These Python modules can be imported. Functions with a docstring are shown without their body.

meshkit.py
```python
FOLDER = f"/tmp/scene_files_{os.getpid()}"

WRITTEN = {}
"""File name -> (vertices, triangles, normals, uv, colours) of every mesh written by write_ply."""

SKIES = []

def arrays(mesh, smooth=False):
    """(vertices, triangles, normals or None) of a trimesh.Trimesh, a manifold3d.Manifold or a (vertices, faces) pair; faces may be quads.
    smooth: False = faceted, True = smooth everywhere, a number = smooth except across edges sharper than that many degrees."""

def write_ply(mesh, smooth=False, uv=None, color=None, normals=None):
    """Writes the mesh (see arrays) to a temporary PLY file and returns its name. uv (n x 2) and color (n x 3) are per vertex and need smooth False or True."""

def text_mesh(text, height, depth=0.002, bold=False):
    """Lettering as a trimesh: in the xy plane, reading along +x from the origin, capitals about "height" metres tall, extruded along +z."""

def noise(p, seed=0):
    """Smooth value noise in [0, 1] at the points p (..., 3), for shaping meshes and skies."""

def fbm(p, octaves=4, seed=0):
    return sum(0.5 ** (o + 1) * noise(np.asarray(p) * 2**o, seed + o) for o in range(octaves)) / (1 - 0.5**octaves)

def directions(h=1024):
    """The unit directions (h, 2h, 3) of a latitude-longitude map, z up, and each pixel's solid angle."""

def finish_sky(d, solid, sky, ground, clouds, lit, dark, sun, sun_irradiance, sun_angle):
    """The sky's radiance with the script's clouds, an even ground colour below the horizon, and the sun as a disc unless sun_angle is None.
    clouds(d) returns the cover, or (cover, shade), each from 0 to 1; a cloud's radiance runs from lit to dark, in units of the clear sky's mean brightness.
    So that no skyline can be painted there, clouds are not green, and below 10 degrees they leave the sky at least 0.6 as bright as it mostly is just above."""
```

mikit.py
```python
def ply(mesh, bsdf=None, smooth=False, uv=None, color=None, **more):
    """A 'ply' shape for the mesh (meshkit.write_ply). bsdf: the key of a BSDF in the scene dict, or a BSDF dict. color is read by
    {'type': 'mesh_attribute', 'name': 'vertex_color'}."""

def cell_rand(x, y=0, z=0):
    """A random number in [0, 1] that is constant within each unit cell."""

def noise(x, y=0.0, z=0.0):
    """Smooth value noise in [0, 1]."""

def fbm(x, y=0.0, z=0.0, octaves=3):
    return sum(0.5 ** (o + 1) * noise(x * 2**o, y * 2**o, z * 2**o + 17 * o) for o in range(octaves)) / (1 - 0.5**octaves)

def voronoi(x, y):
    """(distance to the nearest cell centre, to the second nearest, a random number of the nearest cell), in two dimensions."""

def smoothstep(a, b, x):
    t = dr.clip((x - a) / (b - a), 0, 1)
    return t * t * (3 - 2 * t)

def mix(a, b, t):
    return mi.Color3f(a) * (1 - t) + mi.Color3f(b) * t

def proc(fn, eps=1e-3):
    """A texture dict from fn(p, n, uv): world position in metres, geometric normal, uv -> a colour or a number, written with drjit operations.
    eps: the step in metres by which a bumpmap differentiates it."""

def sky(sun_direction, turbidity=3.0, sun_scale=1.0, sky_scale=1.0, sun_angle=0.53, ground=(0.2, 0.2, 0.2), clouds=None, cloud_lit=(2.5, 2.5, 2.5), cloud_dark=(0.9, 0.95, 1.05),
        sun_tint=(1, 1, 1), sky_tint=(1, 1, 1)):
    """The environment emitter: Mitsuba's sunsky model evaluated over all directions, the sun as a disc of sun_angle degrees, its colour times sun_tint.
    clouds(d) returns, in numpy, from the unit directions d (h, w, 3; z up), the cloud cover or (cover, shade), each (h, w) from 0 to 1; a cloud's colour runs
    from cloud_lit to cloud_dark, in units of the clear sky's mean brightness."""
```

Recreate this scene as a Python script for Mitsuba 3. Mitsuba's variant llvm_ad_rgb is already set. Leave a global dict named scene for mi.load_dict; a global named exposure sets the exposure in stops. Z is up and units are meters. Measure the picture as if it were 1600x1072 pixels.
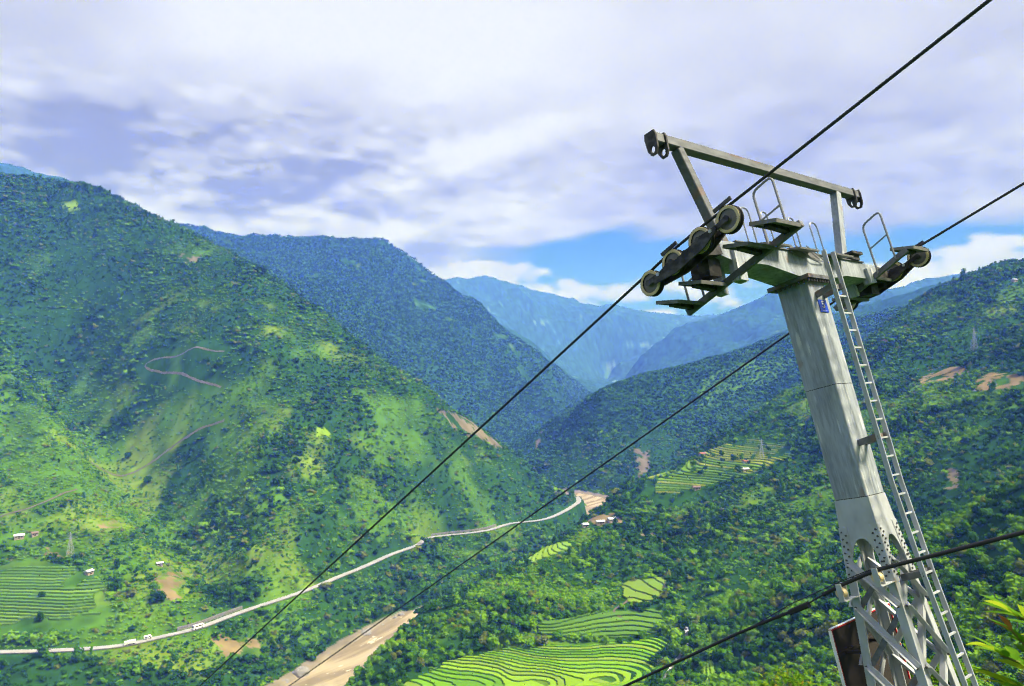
import math, random
import numpy as np, trimesh, mitsuba as mi, mikit, meshkit
from mikit import noise, fbm, smoothstep, mix
from scipy.interpolate import RBFInterpolator
from scipy.ndimage import map_coordinates
from shapely import Polygon, LineString, box, union_all, contains_xy
from shapely.affinity import translate

T = mi.ScalarTransform4f
rng = np.random.default_rng(5)
random.seed(5)
scene, labels = {}, {}

# ------------------------------------------------------------------ camera, sky, air, exposure
PITCH = 0.0181
scene['camera'] = {
    'type': 'perspective', 'fov': 2 * math.degrees(math.atan(800 / 1153.5)), 'fov_axis': 'x',
    'to_world': T().look_at(origin=[0, 0, 0], target=[0, math.cos(PITCH), math.sin(PITCH)], up=[0, 0, 1]),
    'near_clip': 0.1, 'far_clip': 40000.0, 'medium': {'type': 'ref', 'id': 'air'},
}
exposure = 1.75
SUN = (0.55, -0.15, 0.82)


def sky_clouds(d):
    """high overcast over most of the sky, a clear band low in the north-east, heaped clouds along the horizon"""
    x, y, z = d[..., 0], d[..., 1], np.maximum(d[..., 2], 0.0)
    az, el = np.degrees(np.arctan2(x, y)), np.degrees(np.arcsin(np.clip(z, 0, 1)))
    q = np.stack([x / (z + 0.10), y / (z + 0.10), np.zeros_like(x)], -1)
    warp = np.stack([meshkit.fbm(q * 0.9, 4, 3), meshkit.fbm(q * 0.9, 4, 9), np.zeros_like(x)], -1) - 0.5
    f1 = meshkit.fbm(q * np.array([0.55, 0.8, 1]) + warp * 1.3, 6, 1)
    f2 = meshkit.fbm(q * np.array([1.3, 2.0, 1]) + warp * 2.2 + 7.3, 7, 2)
    sp = np.stack([az / 9.0, el / 3.2, np.zeros_like(x)], -1)          # bands seen edge-on near the horizon
    f3 = meshkit.fbm(sp + warp * 1.2, 6, 4)
    f5 = meshkit.fbm(np.stack([az / 5.0, (el - 0.10 * az) / 1.7, np.zeros_like(x)], -1) + warp * 1.6, 7, 12)

    f6 = meshkit.fbm(np.stack([az / 1.3, (el + 0.06 * az) / 0.5, np.zeros_like(x)], -1) + warp * 2.5, 6, 15)

    def blob(a0, e0, sa, se, lean=0.0):
        return np.exp(-(((az - a0) / sa) ** 2 + ((el - e0 - lean * (az - a0)) / se) ** 2))
    edge = 8.6 + 4.0 * (f3 - 0.5) + 2.4 * (f2 - 0.5)                    # underside of the high sheet
    sheet = np.clip((el - edge) / 1.3 + 0.5, 0, 1)
    left = np.clip((2.0 - az) / 7.0, 0, 1)
    sheet = np.maximum(sheet, left * np.clip((f3 - 0.30) * 7, 0, 1))
    heap = np.stack([az / 3.0, el / 1.5, np.zeros_like(x)], -1)
    f4 = meshkit.fbm(heap + warp * 0.9, 7, 6)
    cum = np.clip((f4 - 0.50 - 0.045 * np.maximum(el - 3.4, 0) + 0.16 * np.clip((4.6 - el) / 2.5, 0, 1) + 0.42 * blob(33, 6.0, 4.5, 2.2) + 0.46 * blob(-2, 6.4, 5.0, 1.4) + 0.30 * blob(9, 4.9, 7, 0.9)) * 8, 0, 1)
    cover = np.maximum(sheet * (0.93 + 0.05 * f2), cum)
    rough = np.clip((20.0 - el) / 8.0, 0, 1) * np.clip((4.0 - az) / 16.0, 0.0, 1)
    shade = 0.44 + 1.5 * (f1 - 0.5) + 0.6 * (f2 - 0.5) + rough * (2.0 * (f5 - 0.5) + 1.9 * (f6 - 0.5) + 0.26)
    shade += (0.9 * (f5 - 0.5) + 0.6 * (f6 - 0.5)) * (1 - rough) * np.clip((24 - el) / 10, 0, 1)
    shade += 0.30 * blob(22, 13.0, 15, 3.2) - 0.45 * blob(-3, 15.8, 9, 1.1, 0.26) * (0.5 + f2) - 0.45 * blob(-6, 25, 22, 7) - 0.35 * blob(-17, 9.6, 9, 1.0) + 0.16 * blob(-30, 13.5, 10, 3)
    shade = np.where(cum > sheet, 0.12 + 1.3 * (0.60 - f4), shade)
    return cover, np.clip(shade, 0, 1)


scene['daylight'] = mikit.sky(SUN, turbidity=3.0, sun_scale=2.1, sky_scale=1.0, sun_angle=16.0, ground=(0.08, 0.12, 0.06), clouds=sky_clouds,
                              cloud_lit=(3.04, 3.16, 3.42), cloud_dark=(1.08, 1.12, 1.10), sky_tint=(0.30, 0.66, 1.55), sun_tint=(0.90, 1.0, 1.25))
scene['air'] = {'type': 'homogeneous', 'albedo': {'type': 'rgb', 'value': [0.86, 0.93, 1.0]},
                'sigma_t': {'type': 'rgb', 'value': [0.22e-4, 0.44e-4, 2.6e-4]}, 'scale': 1.0}

# ------------------------------------------------------------------ helpers


def tag(key, label, category=None, group=None, kind=None):
    labels[key] = {'label': label}
    for k, v in (('category', category), ('group', group), ('kind', kind)):
        if v:
            labels[key][k] = v


def numbered(name):
    """name, or name_001, name_002 ... when it is taken"""
    used = taken.setdefault(name, 0)
    taken[name] += 1
    return name if used == 0 else f'{name}_{used:03d}'


taken = {}


def put(key, mesh, bsdf, smooth=False, color=None):
    scene[key] = mikit.ply(mesh, bsdf, smooth=smooth, color=color)
    return key


def rgb(*v):
    return {'type': 'rgb', 'value': list(v)}


def cat(*ms):
    return trimesh.util.concatenate([m for m in ms if m is not None])


# ------------------------------------------------------------------ the lie of the land (metres, eye at the origin, north is +y)
CTRL = np.array([[float(v) for v in t.split(',')] for t in '''
-1569,1500,473 -1487,1480,456 -1405,1460,438 -1323,1440,421 -1241,1420,404 -1159,1400,386 -1095,1375,370 -1032,1350,353 -969,1325,336 -906,1300,319 -838,1300,317
-795,1295,310 -752,1290,303 -705,1275,280 -658,1260,256 -595,1230,228 -532,1200,200 -483,1170,179 -434,1140,158 -386,1110,137 -328,1080,103 -289,1055,74 -250,1030,45
-219,1005,24 -187,980,4 -155,965,-19 -123,950,-43 -87,955,-68 -50,960,-94 0,980,-132 44,1020,-170 77,1050,-198 -398,487,-195.0 -338,491,-195.0 -305,493,-195.0
-278,497,-195.0 -260,503,-195.0 -245,517,-195.0 -225,533,-195.0 -212,559,-195.0 -199,579,-195.0 -182,603,-195.0 -167,627,-195.0 -153,659,-195.0 -137,689,-195.0
-120,731,-195.0 -104,756,-195.0 -96,771,-195.0 -93,793,-195.0 -83,804,-195.0 -29,827,-195.0 -13,852,-195.0 0,869,-195.0 38,882,-195.0 64,929,-195 82,973,-195 91,998,-195
91,1031,-195 -398,480,-196.5 -399,494,-193.5 -338,484,-196.5 -339,498,-193.5 -305,486,-196.5 -306,500,-193.5 -276,490,-196.5 -280,504,-193.5 -256,497,-196.5
-264,509,-193.5 -240,512,-196.5 -249,522,-193.5 -219,528,-196.5 -230,537,-193.5 -206,556,-196.5 -218,562,-193.5 -194,575,-196.5 -205,583,-193.5 -176,599,-196.5
-188,607,-193.5 -161,623,-196.5 -174,630,-193.5 -147,656,-196.5 -160,662,-193.5 -130,686,-196.5 -143,692,-193.5 -114,728,-196.5 -126,734,-193.5 -98,752,-196.5
-110,759,-193.5 -90,769,-196.5 -103,773,-193.5 -87,790,-196.5 -100,795,-193.5 -80,798,-196.5 -87,810,-193.5 -25,822,-196.5 -32,833,-193.5 -7,848,-196.5 -18,856,-193.5
4,863,-196.5 -4,875,-193.5 43,877,-196.5 33,887,-193.5 71,926,-196 58,932,-194 88,971,-196 75,976,-194 97,997,-196 84,1000,-194 98,1031,-196 84,1031,-194 -714,980,30
-680,955,14 -647,930,-2 -613,905,-18 -579,880,-34 -545,848,-54 -510,817,-73 -475,785,-92 -449,762,-105.4 -422,738,-119.2 -395,715,-132.9 -365,688,-145.1 -334,662,-157.2
-308,638,-164.8 -281,615,-172.4 -263,597,-177.9 -245,580,-183.4 -228,562,-188.9 -641,1000,-32 -603,972,-52 -564,945,-71 -537,920,-88 -509,895,-105 -481,870,-122
-457,847,-134 -432,823,-145 -408,800,-156.9 -385,776,-164.6 -362,751,-172.4 -339,727,-180.1 -318,702,-184.2 -297,677,-188.2 -275,652,-192.3 -258,628,-194.0
-241,604,-195.7 -224,580,-197.4 -415,535,-181.2 -369,535,-181.2 -321,532,-180.1 -276,535,-183.4 -456,588,-166.3 -407,590,-164.4 -351,582,-166.1 -313,585,-170.5
-509,655,-143.1 -449,650,-147.6 -387,640,-146.4 -631,810,-93 -554,800,-99 -512,790,-98 -892,980,14 -883,1130,124 -778,1120,133 -658,1115,123 -403,930,6 -218,632,-159.8
-261,755,-93.4 -317,915,6 -181,700,-146.9 -221,850,-68.5 -131,760,-159.5 -147,850,-105.2 -73,850,-149.2 -15,890,-163.8 -563,1080,100 -460,1060,98 -504,970,6 -233,960,-3
41,945,-186 -700,-250,-226.0 -653,-207,-226.0 -607,-163,-226.0 -560,-120,-226.0 -513,-77,-226.0 -467,-33,-226.0 -420,10,-226.0 -375,80,-226.0 -330,150,-226.0
-300,203,-226.0 -270,257,-226.0 -240,310,-226.0 -170,405,-226.0 -127,481,-226.0 -97,561,-226.0 -62,630,-226.0 8,690,-226.0 55,750,-226.0 92,820,-226.0 118,890,-226.0
134,960,-226 140,1050,-226 136,1110,-226 105,1165,-226 50,1200,-226 -20,1230,-226 -95,1290,-226 -140,1400,-226 -145,1475,-226 -150,1550,-226 -135,1625,-226 -120,1700,-226
-95,1775,-226 -70,1850,-226 -27,1917,-226 17,1983,-226 60,2050,-226 86,2110,-226 112,2170,-226 138,2230,-226 164,2290,-226 190,2350,-226 206,2411,-226 221,2472,-226
237,2533,-226 252,2594,-226 268,2656,-226 283,2717,-226 299,2778,-226 314,2839,-226 330,2900,-226 341,2964,-226 352,3027,-226 363,3091,-226 374,3155,-226 385,3218,-226
395,3282,-226 406,3345,-226 417,3409,-226 428,3473,-226 439,3536,-226 450,3600,-226 461,3662,-226 471,3725,-226 482,3788,-226 492,3850,-226 503,3912,-226 514,3975,-226
524,4038,-226 535,4100,-226 546,4162,-226 556,4225,-226 567,4288,-226 578,4350,-226 588,4412,-226 599,4475,-226 609,4538,-226 620,4600,-226 629,4662,-226 638,4725,-226
646,4788,-226 655,4850,-226 664,4912,-226 672,4975,-226 681,5038,-226 690,5100,-226 699,5162,-226 708,5225,-226 716,5288,-226 725,5350,-226 734,5412,-226 742,5475,-226
751,5538,-226 760,5600,-226 764,5660,-226 768,5720,-226 772,5780,-226 776,5840,-226 780,5900,-226 784,5960,-226 788,6020,-226 792,6080,-226 796,6140,-226 800,6200,-226
804,6260,-226 808,6320,-226 812,6380,-226 816,6440,-226 820,6500,-226 -681,-271,-221.5 -634,-227,-221.5 -588,-184,-221.5 -541,-141,-221.5 -494,-97,-221.5 -448,-54,-221.5
-398,-8,-221.5 -351,65,-221.5 -306,135,-221.5 -276,190,-221.5 -246,243,-221.5 -217,294,-221.5 -147,390,-221.5 -102,469,-221.5 -71,550,-221.5 -40,612,-221.5 28,670,-221.5
79,735,-221.5 118,809,-221.5 145,882,-221.5 162,956,-222 168,1050,-222 163,1118,-222 125,1184,-222 63,1225,-222 -5,1254,-222 -72,1306,-222 -113,1407,-222 -117,1477,-222
-122,1548,-222 -108,1620,-222 -93,1693,-222 -68,1766,-222 -45,1838,-222 -3,1901,-222 40,1968,-222 85,2037,-222 112,2099,-222 138,2159,-222 164,2219,-222 190,2279,-222
216,2341,-222 233,2404,-222 248,2465,-222 264,2526,-222 279,2588,-222 295,2649,-222 310,2710,-222 326,2771,-222 342,2832,-222 357,2894,-222 369,2959,-222 379,3023,-222
390,3086,-222 401,3150,-222 412,3213,-222 423,3277,-222 434,3341,-222 445,3404,-222 456,3468,-222 467,3532,-222 478,3595,-222 488,3658,-222 499,3720,-222 509,3783,-222
520,3845,-222 531,3908,-222 541,3970,-222 552,4033,-222 563,4095,-222 573,4158,-222 584,4220,-222 594,4283,-222 605,4345,-222 616,4408,-222 626,4470,-222 637,4533,-222
648,4596,-222 656,4659,-222 665,4721,-222 674,4784,-222 683,4846,-222 691,4909,-222 700,4971,-222 709,5034,-222 718,5096,-222 726,5159,-222 735,5221,-222 744,5284,-222
753,5346,-222 761,5409,-222 770,5471,-222 779,5534,-222 788,5597,-222 792,5658,-222 796,5718,-222 800,5778,-222 804,5838,-222 808,5898,-222 812,5958,-222 816,6018,-222
820,6078,-222 824,6138,-222 828,6198,-222 832,6258,-222 836,6318,-222 840,6378,-222 844,6438,-222 848,6498,-222 -719,-229,-221.5 -672,-186,-221.5 -626,-143,-221.5
-579,-99,-221.5 -532,-56,-221.5 -486,-13,-221.5 -442,28,-221.5 -399,95,-221.5 -354,165,-221.5 -324,217,-221.5 -294,270,-221.5 -263,326,-221.5 -193,420,-221.5
-152,493,-221.5 -123,572,-221.5 -84,648,-221.5 -12,710,-221.5 31,765,-221.5 66,831,-221.5 91,898,-222 106,964,-222 112,1050,-222 109,1102,-222 85,1146,-222 37,1175,-222
-35,1206,-222 -118,1274,-222 -167,1393,-222 -173,1473,-222 -178,1552,-222 -162,1630,-222 -147,1707,-222 -122,1784,-222 -95,1862,-222 -50,1932,-222 -7,1999,-222
35,2063,-222 60,2121,-222 86,2181,-222 112,2241,-222 138,2301,-222 164,2359,-222 178,2418,-222 194,2479,-222 210,2540,-222 225,2601,-222 241,2662,-222 256,2724,-222
272,2785,-222 287,2846,-222 303,2906,-222 313,2968,-222 324,3032,-222 335,3096,-222 346,3159,-222 357,3223,-222 368,3287,-222 379,3350,-222 390,3414,-222 401,3477,-222
411,3541,-222 422,3605,-222 433,3667,-222 444,3730,-222 454,3792,-222 465,3855,-222 476,3917,-222 486,3980,-222 497,4042,-222 507,4105,-222 518,4167,-222 529,4230,-222
539,4292,-222 550,4355,-222 561,4417,-222 571,4480,-222 582,4542,-222 592,4604,-222 601,4666,-222 610,4729,-222 619,4791,-222 627,4854,-222 636,4916,-222 645,4979,-222
654,5041,-222 662,5104,-222 671,5166,-222 680,5229,-222 689,5291,-222 697,5354,-222 706,5416,-222 715,5479,-222 724,5541,-222 732,5603,-222 736,5662,-222 740,5722,-222
744,5782,-222 748,5842,-222 752,5902,-222 756,5962,-222 760,6022,-222 764,6082,-222 768,6142,-222 772,6202,-222 776,6262,-222 780,6322,-222 784,6382,-222 788,6442,-222
-111,350,-194.3 -103,367,-189.7 -96,383,-185.1 -88,400,-180.5 -82,420,-174.9 -76,440,-169.3 -68,460,-167.2 -60,480,-165.0 -47,500,-164.2 -35,520,-163.4 -22,540,-162.6
-10,560,-161.8 8,587,-159.2 26,613,-156.7 44,640,-154.1 58,670,-151.7 72,700,-149.3 84,720,-147.2 96,740,-145.1 114,755,-141.4 133,770,-137.8 166,800,-130.7
193,825,-117.9 220,850,-105.2 258,875,-88 296,900,-71 327,920,-56 358,940,-42 407,965,-17 455,990,7 507,1015,43 560,1040,78 608,1060,97 657,1080,116 700,1097,128
743,1113,139 786,1130,151 846,1154,169 906,1178,188 967,1202,206 1027,1226,224 1087,1250,242 -77,375,-178.2 -54,392,-173.6 -17,388,-171.8 17,383,-169.6 49,378,-167.4
64,370,-163.9 -58,450,-171.6 -19,440,-162.2 19,435,-155.5 58,452,-156.9 90,455,-156.0 -22,500,-160.7 22,520,-156.0 70,545,-154.2 90,520,-153.8 110,530,-152.2
60,352,-156.8 83,384,-163.8 94,414,-159.0 105,445,-155.6 120,478,-150.8 137,520,-146.2 163,580,-138.2 192,635,-129.5 129,600,-151.7 145,670,-140.6 156,548,-143.3
207,600,-125.9 254,735,-103.6 250,580,-121.7 303,700,-86.6 359,830,-45 332,640,-79.2 411,790,-29.5 330,545,-67.4 424,700,-26.1 534,880,28 353,510,-63.1 444,640,-23.9
597,860,42 461,560,-20.9 825,1000,93 260,300,-22.4 225,325,-53.7 208,345,-77.8 198,358,-91.4 176,372,-107.8 136,393,-125.7 112,408,-149.7 329,400,-44.0 290,420,-67.2
266,440,-95.0 236,455,-115.8 186,478,-136.9 143,185,-82.2 141,205,-91.1 140,232,-103.1 133,258,-114.7 124,288,-128.0 111,322,-143.1 104,345,-151.3 178,230,-73.9
172,250,-84.7 168,300,-104.1 146,340,-123.9 0,0,-2.6 0,-2,-1.7 2,2,-4.2 5,13,-10.6 0,20,-16.0 -15,20,-19.0 20,20,-12.5 0,60,-43.0 40,60,-37.0 -40,60,-52.0 0,120,-78.0
60,120,-68.0 -60,120,-92.0 120,100,-58.0 0,180,-104.0 80,180,-92.0 -70,200,-128.0 -60,260,-150.0 20,260,-136.0 100,240,-114.0 180,150,-68.0 -110,300,-172.0 0,320,-154.0
60,-80,45.0 0,-100,35.0 -100,-60,-30.0 -200,50,-110.0 -160,180,-150.0 -280,-100,-130.0 200,-100,60.0 300,-250,190.0 0,-400,150.0 400,0,30.0 400,150,0.0 -300,-500,-50.0
600,-600,500.0 1000,0,250 900,500,330 -1000,-500,-100 -800,100,-60.0 -700,300,-120.0 -1200,400,150 -1500,1000,420 -1000,1000,240 -1300,1400,520 -1000,1900,150
-600,1700,50 -300,1500,-60 -100,1300,-150 -500,2100,100 -900,2600,300 124,900,-189 199,960,-193 309,1020,-144 403,1085,-103 498,1150,-63 615,1225,-28 732,1300,8
869,1375,40 1006,1450,72 31,1780,-214 51,1715,-185 71,1650,-156 102,1585,-131 132,1520,-107 152,1475,-90 173,1430,-73 253,1460,-56 295,1480,-44 338,1500,-31 392,1530,-17
446,1560,-3 500,1600,10 554,1640,23 634,1700,38 707,1750,55 781,1800,72 852,1850,84 923,1900,95 982,1950,109 1041,2000,123 1104,2050,141 1166,2100,158 1267,2175,186
1368,2250,213 1468,2300,231 1568,2350,250 1668,2400,269 1804,2433,281 1940,2467,294 2076,2500,307 2213,2533,320 2349,2567,333 2485,2600,345 153,1140,-215 199,1150,-207
164,1185,-188 115,1330,-165 156,1290,-137 220,1270,-146 297,1320,-129 382,1380,-99 91,1500,-186 513,1480,-55 400,2200,-120 700,2500,-30 1100,2900,100 250,1900,-150
-3306,3800,750 -3042,3775,737 -2779,3750,724 -2516,3725,711 -2253,3700,698 -2009,3633,657 -1765,3567,616 -1521,3500,575 -1330,3400,576 -1223,3350,521 -1061,3300,499
-834,3200,489 -687,3150,476 -539,3100,463 -479,3060,420 -391,3000,349 -252,2900,269 -97,2800,172 46,2650,53 155,2550,-16 281,2400,-100 313,2330,-137 -703,2250,238
-611,2200,191 -530,2180,157 -373,2150,87 -277,2115,39 -180,2080,-9 -69,2000,-113 20,1890,-218 -452,2600,241 -217,2500,123 -83,2400,35 97,2250,-84 145,2100,-151
69,2000,-178 195,2250,-123 -1500,4500,400 -500,4200,250 100,3900,100 300,3500,-100 -1500,5500,300 0,5200,100 -3906,9000,679 -3347,8800,691 -2788,8600,704 -2229,8400,717
-1670,8200,730 -1111,8000,742 -832,7750,762 -554,7500,781 -195,7500,800 193,7400,635 507,7300,500 875,7200,455 1170,7100,400 1488,7000,278 1821,7000,72 561,4800,-196
850,4900,21 1084,5000,169 1301,5000,234 1562,5000,342 1860,5100,460 2258,5200,501 2463,5250,466 2668,5300,432 2807,5300,487 2946,5300,533 3236,5400,576 3564,5500,633
3892,5600,690 4261,5680,737 4630,5760,783 4999,5840,829 5368,5920,876 5737,6000,922 745,4300,-123 1118,4300,26 1457,4200,134 2052,4300,212 2613,4300,324 0,6800,336
451,6500,95 874,6300,-17 2006,3300,306 -4030,4200,1490 -3686,4133,1368 -3341,4067,1244 -2997,4000,1122 -2787,4000,1062 -2680,4050,1004 -2533,4100,881 -2244,4300,848
0,9500,500 2000,9500,500 -3000,9000,700 3000,7000,400 4500,6500,700 -4000,4000,900 -4500,6500,700 4000,4000,500 3000,2500,300 2000,800,400 2500,-1000,600 -3000,1500,700
-3000,-1500,200 0,-3000,600 6000,9000,700 -6000,9500,700 0,10800,450 6000,0,700 -6000,0,600 1800,1600,250
'''.split()])
ROAD = np.array([[float(v) for v in t.split(',')] for t in '''-398,487 -338,491 -305,493 -278,497 -260,503 -245,517 -225,533 -212,559 -199,579 -182,603 -167,627 -153,659 -137,689 -120,731 -104,756 -96,771 -93,793 -83,804 -29,827 -13,852 0,869 38,882 64,929 82,973 91,998 91,1031'''.split()])
ROAD_Z, RIVER_Z = -195.0, -221.0
RIVER = np.array([(-420, 10), (-330, 150), (-240, 310), (-170, 405), (-127, 481), (-97, 561), (-62, 630), (8, 690), (55, 750), (92, 820), (118, 890), (134, 960), (140, 1050), (136, 1110),
                  (105, 1165), (50, 1200), (-20, 1230), (-95, 1290), (-140, 1400), (-150, 1550), (-120, 1700), (-70, 1850)], float)


def smooth_line(P, step):
    """a polyline rounded off and resampled"""
    for _ in range(3):
        a, b = P[:-1] * 0.75 + P[1:] * 0.25, P[:-1] * 0.25 + P[1:] * 0.75
        P = np.vstack([P[:1], np.stack([a, b], 1).reshape(-1, P.shape[1]), P[-1:]])
    s = np.r_[0, np.cumsum(np.linalg.norm(np.diff(P[:, :2], axis=0), axis=1))]
    t = np.linspace(0, s[-1], int(s[-1] / step) + 1)
    return np.stack([np.interp(t, s, P[:, k]) for k in range(P.shape[1])], 1)


road_line, river_line = smooth_line(ROAD, 4.0), smooth_line(RIVER, 8.0)
_rbf = RBFInterpolator(CTRL[:, :2] / 1000, CTRL[:, 2], kernel='linear', degree=1)


def _grid(x0, x1, y0, y1, s):
    X, Y = np.meshgrid(np.arange(x0, x1 + 1, s), np.arange(y0, y1 + 1, s), indexing='ij')
    return x0, y0, s, _rbf(np.stack([X.ravel(), Y.ravel()], 1) / 1000).reshape(X.shape)


_near, _far = _grid(-1200, 1400, -300, 2000, 10), _grid(-6000, 6500, -3000, 11000, 70)


def _sample(g, x, y):
    return map_coordinates(g[3], [(x - g[0]) / g[2], (y - g[1]) / g[2]], order=1, mode='nearest')


def _line_distance(line, x, y, reach):
    from scipy.spatial import cKDTree
    d, _ = cKDTree(line[:, :2]).query(np.stack([x, y], -1), distance_upper_bound=reach)
    return np.minimum(d, reach)


def nz(x, y, scale, octaves=4, seed=0):
    p = np.stack([x / scale, y / scale, np.zeros_like(x)], -1)
    return meshkit.fbm(p, octaves, seed) - 0.5


def plan(t):
    return Polygon([tuple(float(v) for v in q.split(',')) for q in t.split()]).buffer(0)


RICE = {
    'a': plan('-56,403 -35,413 -14,420 11,417 36,420 58,420 84,424 95,433 92,411 79,396 62,352 60,335 30,340 -13,350 -60,372'),
    'b': plan('14,436 38,447 63,460 91,458 94,440 84,428 58,424 36,424 15,421'),
    'c': plan('73,505 88,513 107,516 99,475 88,464 74,464 68,479'),
    'd': plan('-460,575 -433,584 -406,589 -380,595 -341,583 -311,564 -285,532 -287,514 -325,508 -380,507 -460,505'),
    'e': plan('133,757 160,790 216,804 257,782 282,757 273,716 231,705 178,688 135,667 120,686'),
    'f': plan('7,566 22,592 49,600 51,578 29,559 14,550'),
    'g': plan('83,340 95,373 101,378 100,363 89,338'),
}


def rice_ground(x, y):
    """1 inside the terraced fields, fading to 0 some ten metres outside"""
    w = np.zeros(np.shape(x))
    for g in RICE.values():
        a = g.buffer(12).bounds
        k = (x > a[0]) & (x < a[2]) & (y > a[1]) & (y < a[3])
        if k.any():
            for s in (0, 3, 6, 9, 12):
                w[k] += contains_xy(g.buffer(s), x[k], y[k]) * 0.2
    return np.clip(w, 0, 1)


def height(x, y):
    x, y = np.asarray(x, float), np.asarray(y, float)
    f = np.clip(np.minimum.reduce([x + 1200, 1400 - x, y + 300, 2000 - y]) / 150, 0, 1)
    z = f * _sample(_near, x, y) + (1 - f) * _sample(_far, x, y)
    r = np.hypot(x, y)
    rough = 1 - rice_ground(x, y)
    z = z + rough * (nz(x, y, 90, 4, 1) * 16 * np.clip((r - 150) / 500, 0, 1) + nz(x, y, 22, 3, 2) * 4 * np.clip((r - 100) / 300, 0.05, 1))
    far = np.clip((r - 1500) / 1500, 0, 1)
    z = z - far * (np.abs(nz(x + 60 * nz(x, y, 300, 2, 8), y, 420, 4, 3)) * 210 - 26) + far * nz(x, y, 110, 3, 4) * 32
    dr = _line_distance(river_line, x, y, 90.0)
    w = np.clip((58 - dr) / 24, 0, 1)
    z = z * (1 - w) + np.minimum(z, -219.0) * w
    w = np.clip((31 - dr) / 6, 0, 1)
    z = z * (1 - w) + (RIVER_Z - 4) * w
    dd = _line_distance(road_line, x, y, 40.0)
    w = np.clip((11 - dd) / 4.5, 0, 1)
    return np.minimum(z * (1 - w) + (ROAD_Z - 0.4) * w, 1050 + 0.08 * np.maximum(z - 1050, 0))


# ------------------------------------------------------------------ fields and bare patches (plan outlines)
SOIL = [plan(t) for t in ('452,822 460,759 452,723 431,732 413,748', '437,700 454,698 452,644 439,626 420,664', '-214,523 -198,535 -182,542 -172,525 -181,514 -197,509',
                          '-280,580 -288,656 -276,640 -250,558 -264,557', '-366,652 -357,672 -341,659 -354,645', '-385,612 -353,612 -350,601 -376,601', '471,952 475,929 458,899 453,913',
                          '62,650 93,652 94,624 66,622', '103,612 116,622 122,608 110,598')]
SCAR = [plan(t) for t in ('-97,936 -68,975 -34,984 -7,974 -33,949 -80,930', '46,1005 62,1035 80,1072 92,1068 66,1020', '206,1254 228,1254 223,1196 203,1171', '66,1599 71,1575 50,1521 42,1536',
                          '309,530 312,522 287,475 283,479', '-516,1137 -483,1135 -472,1113 -498,1114')]
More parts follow.
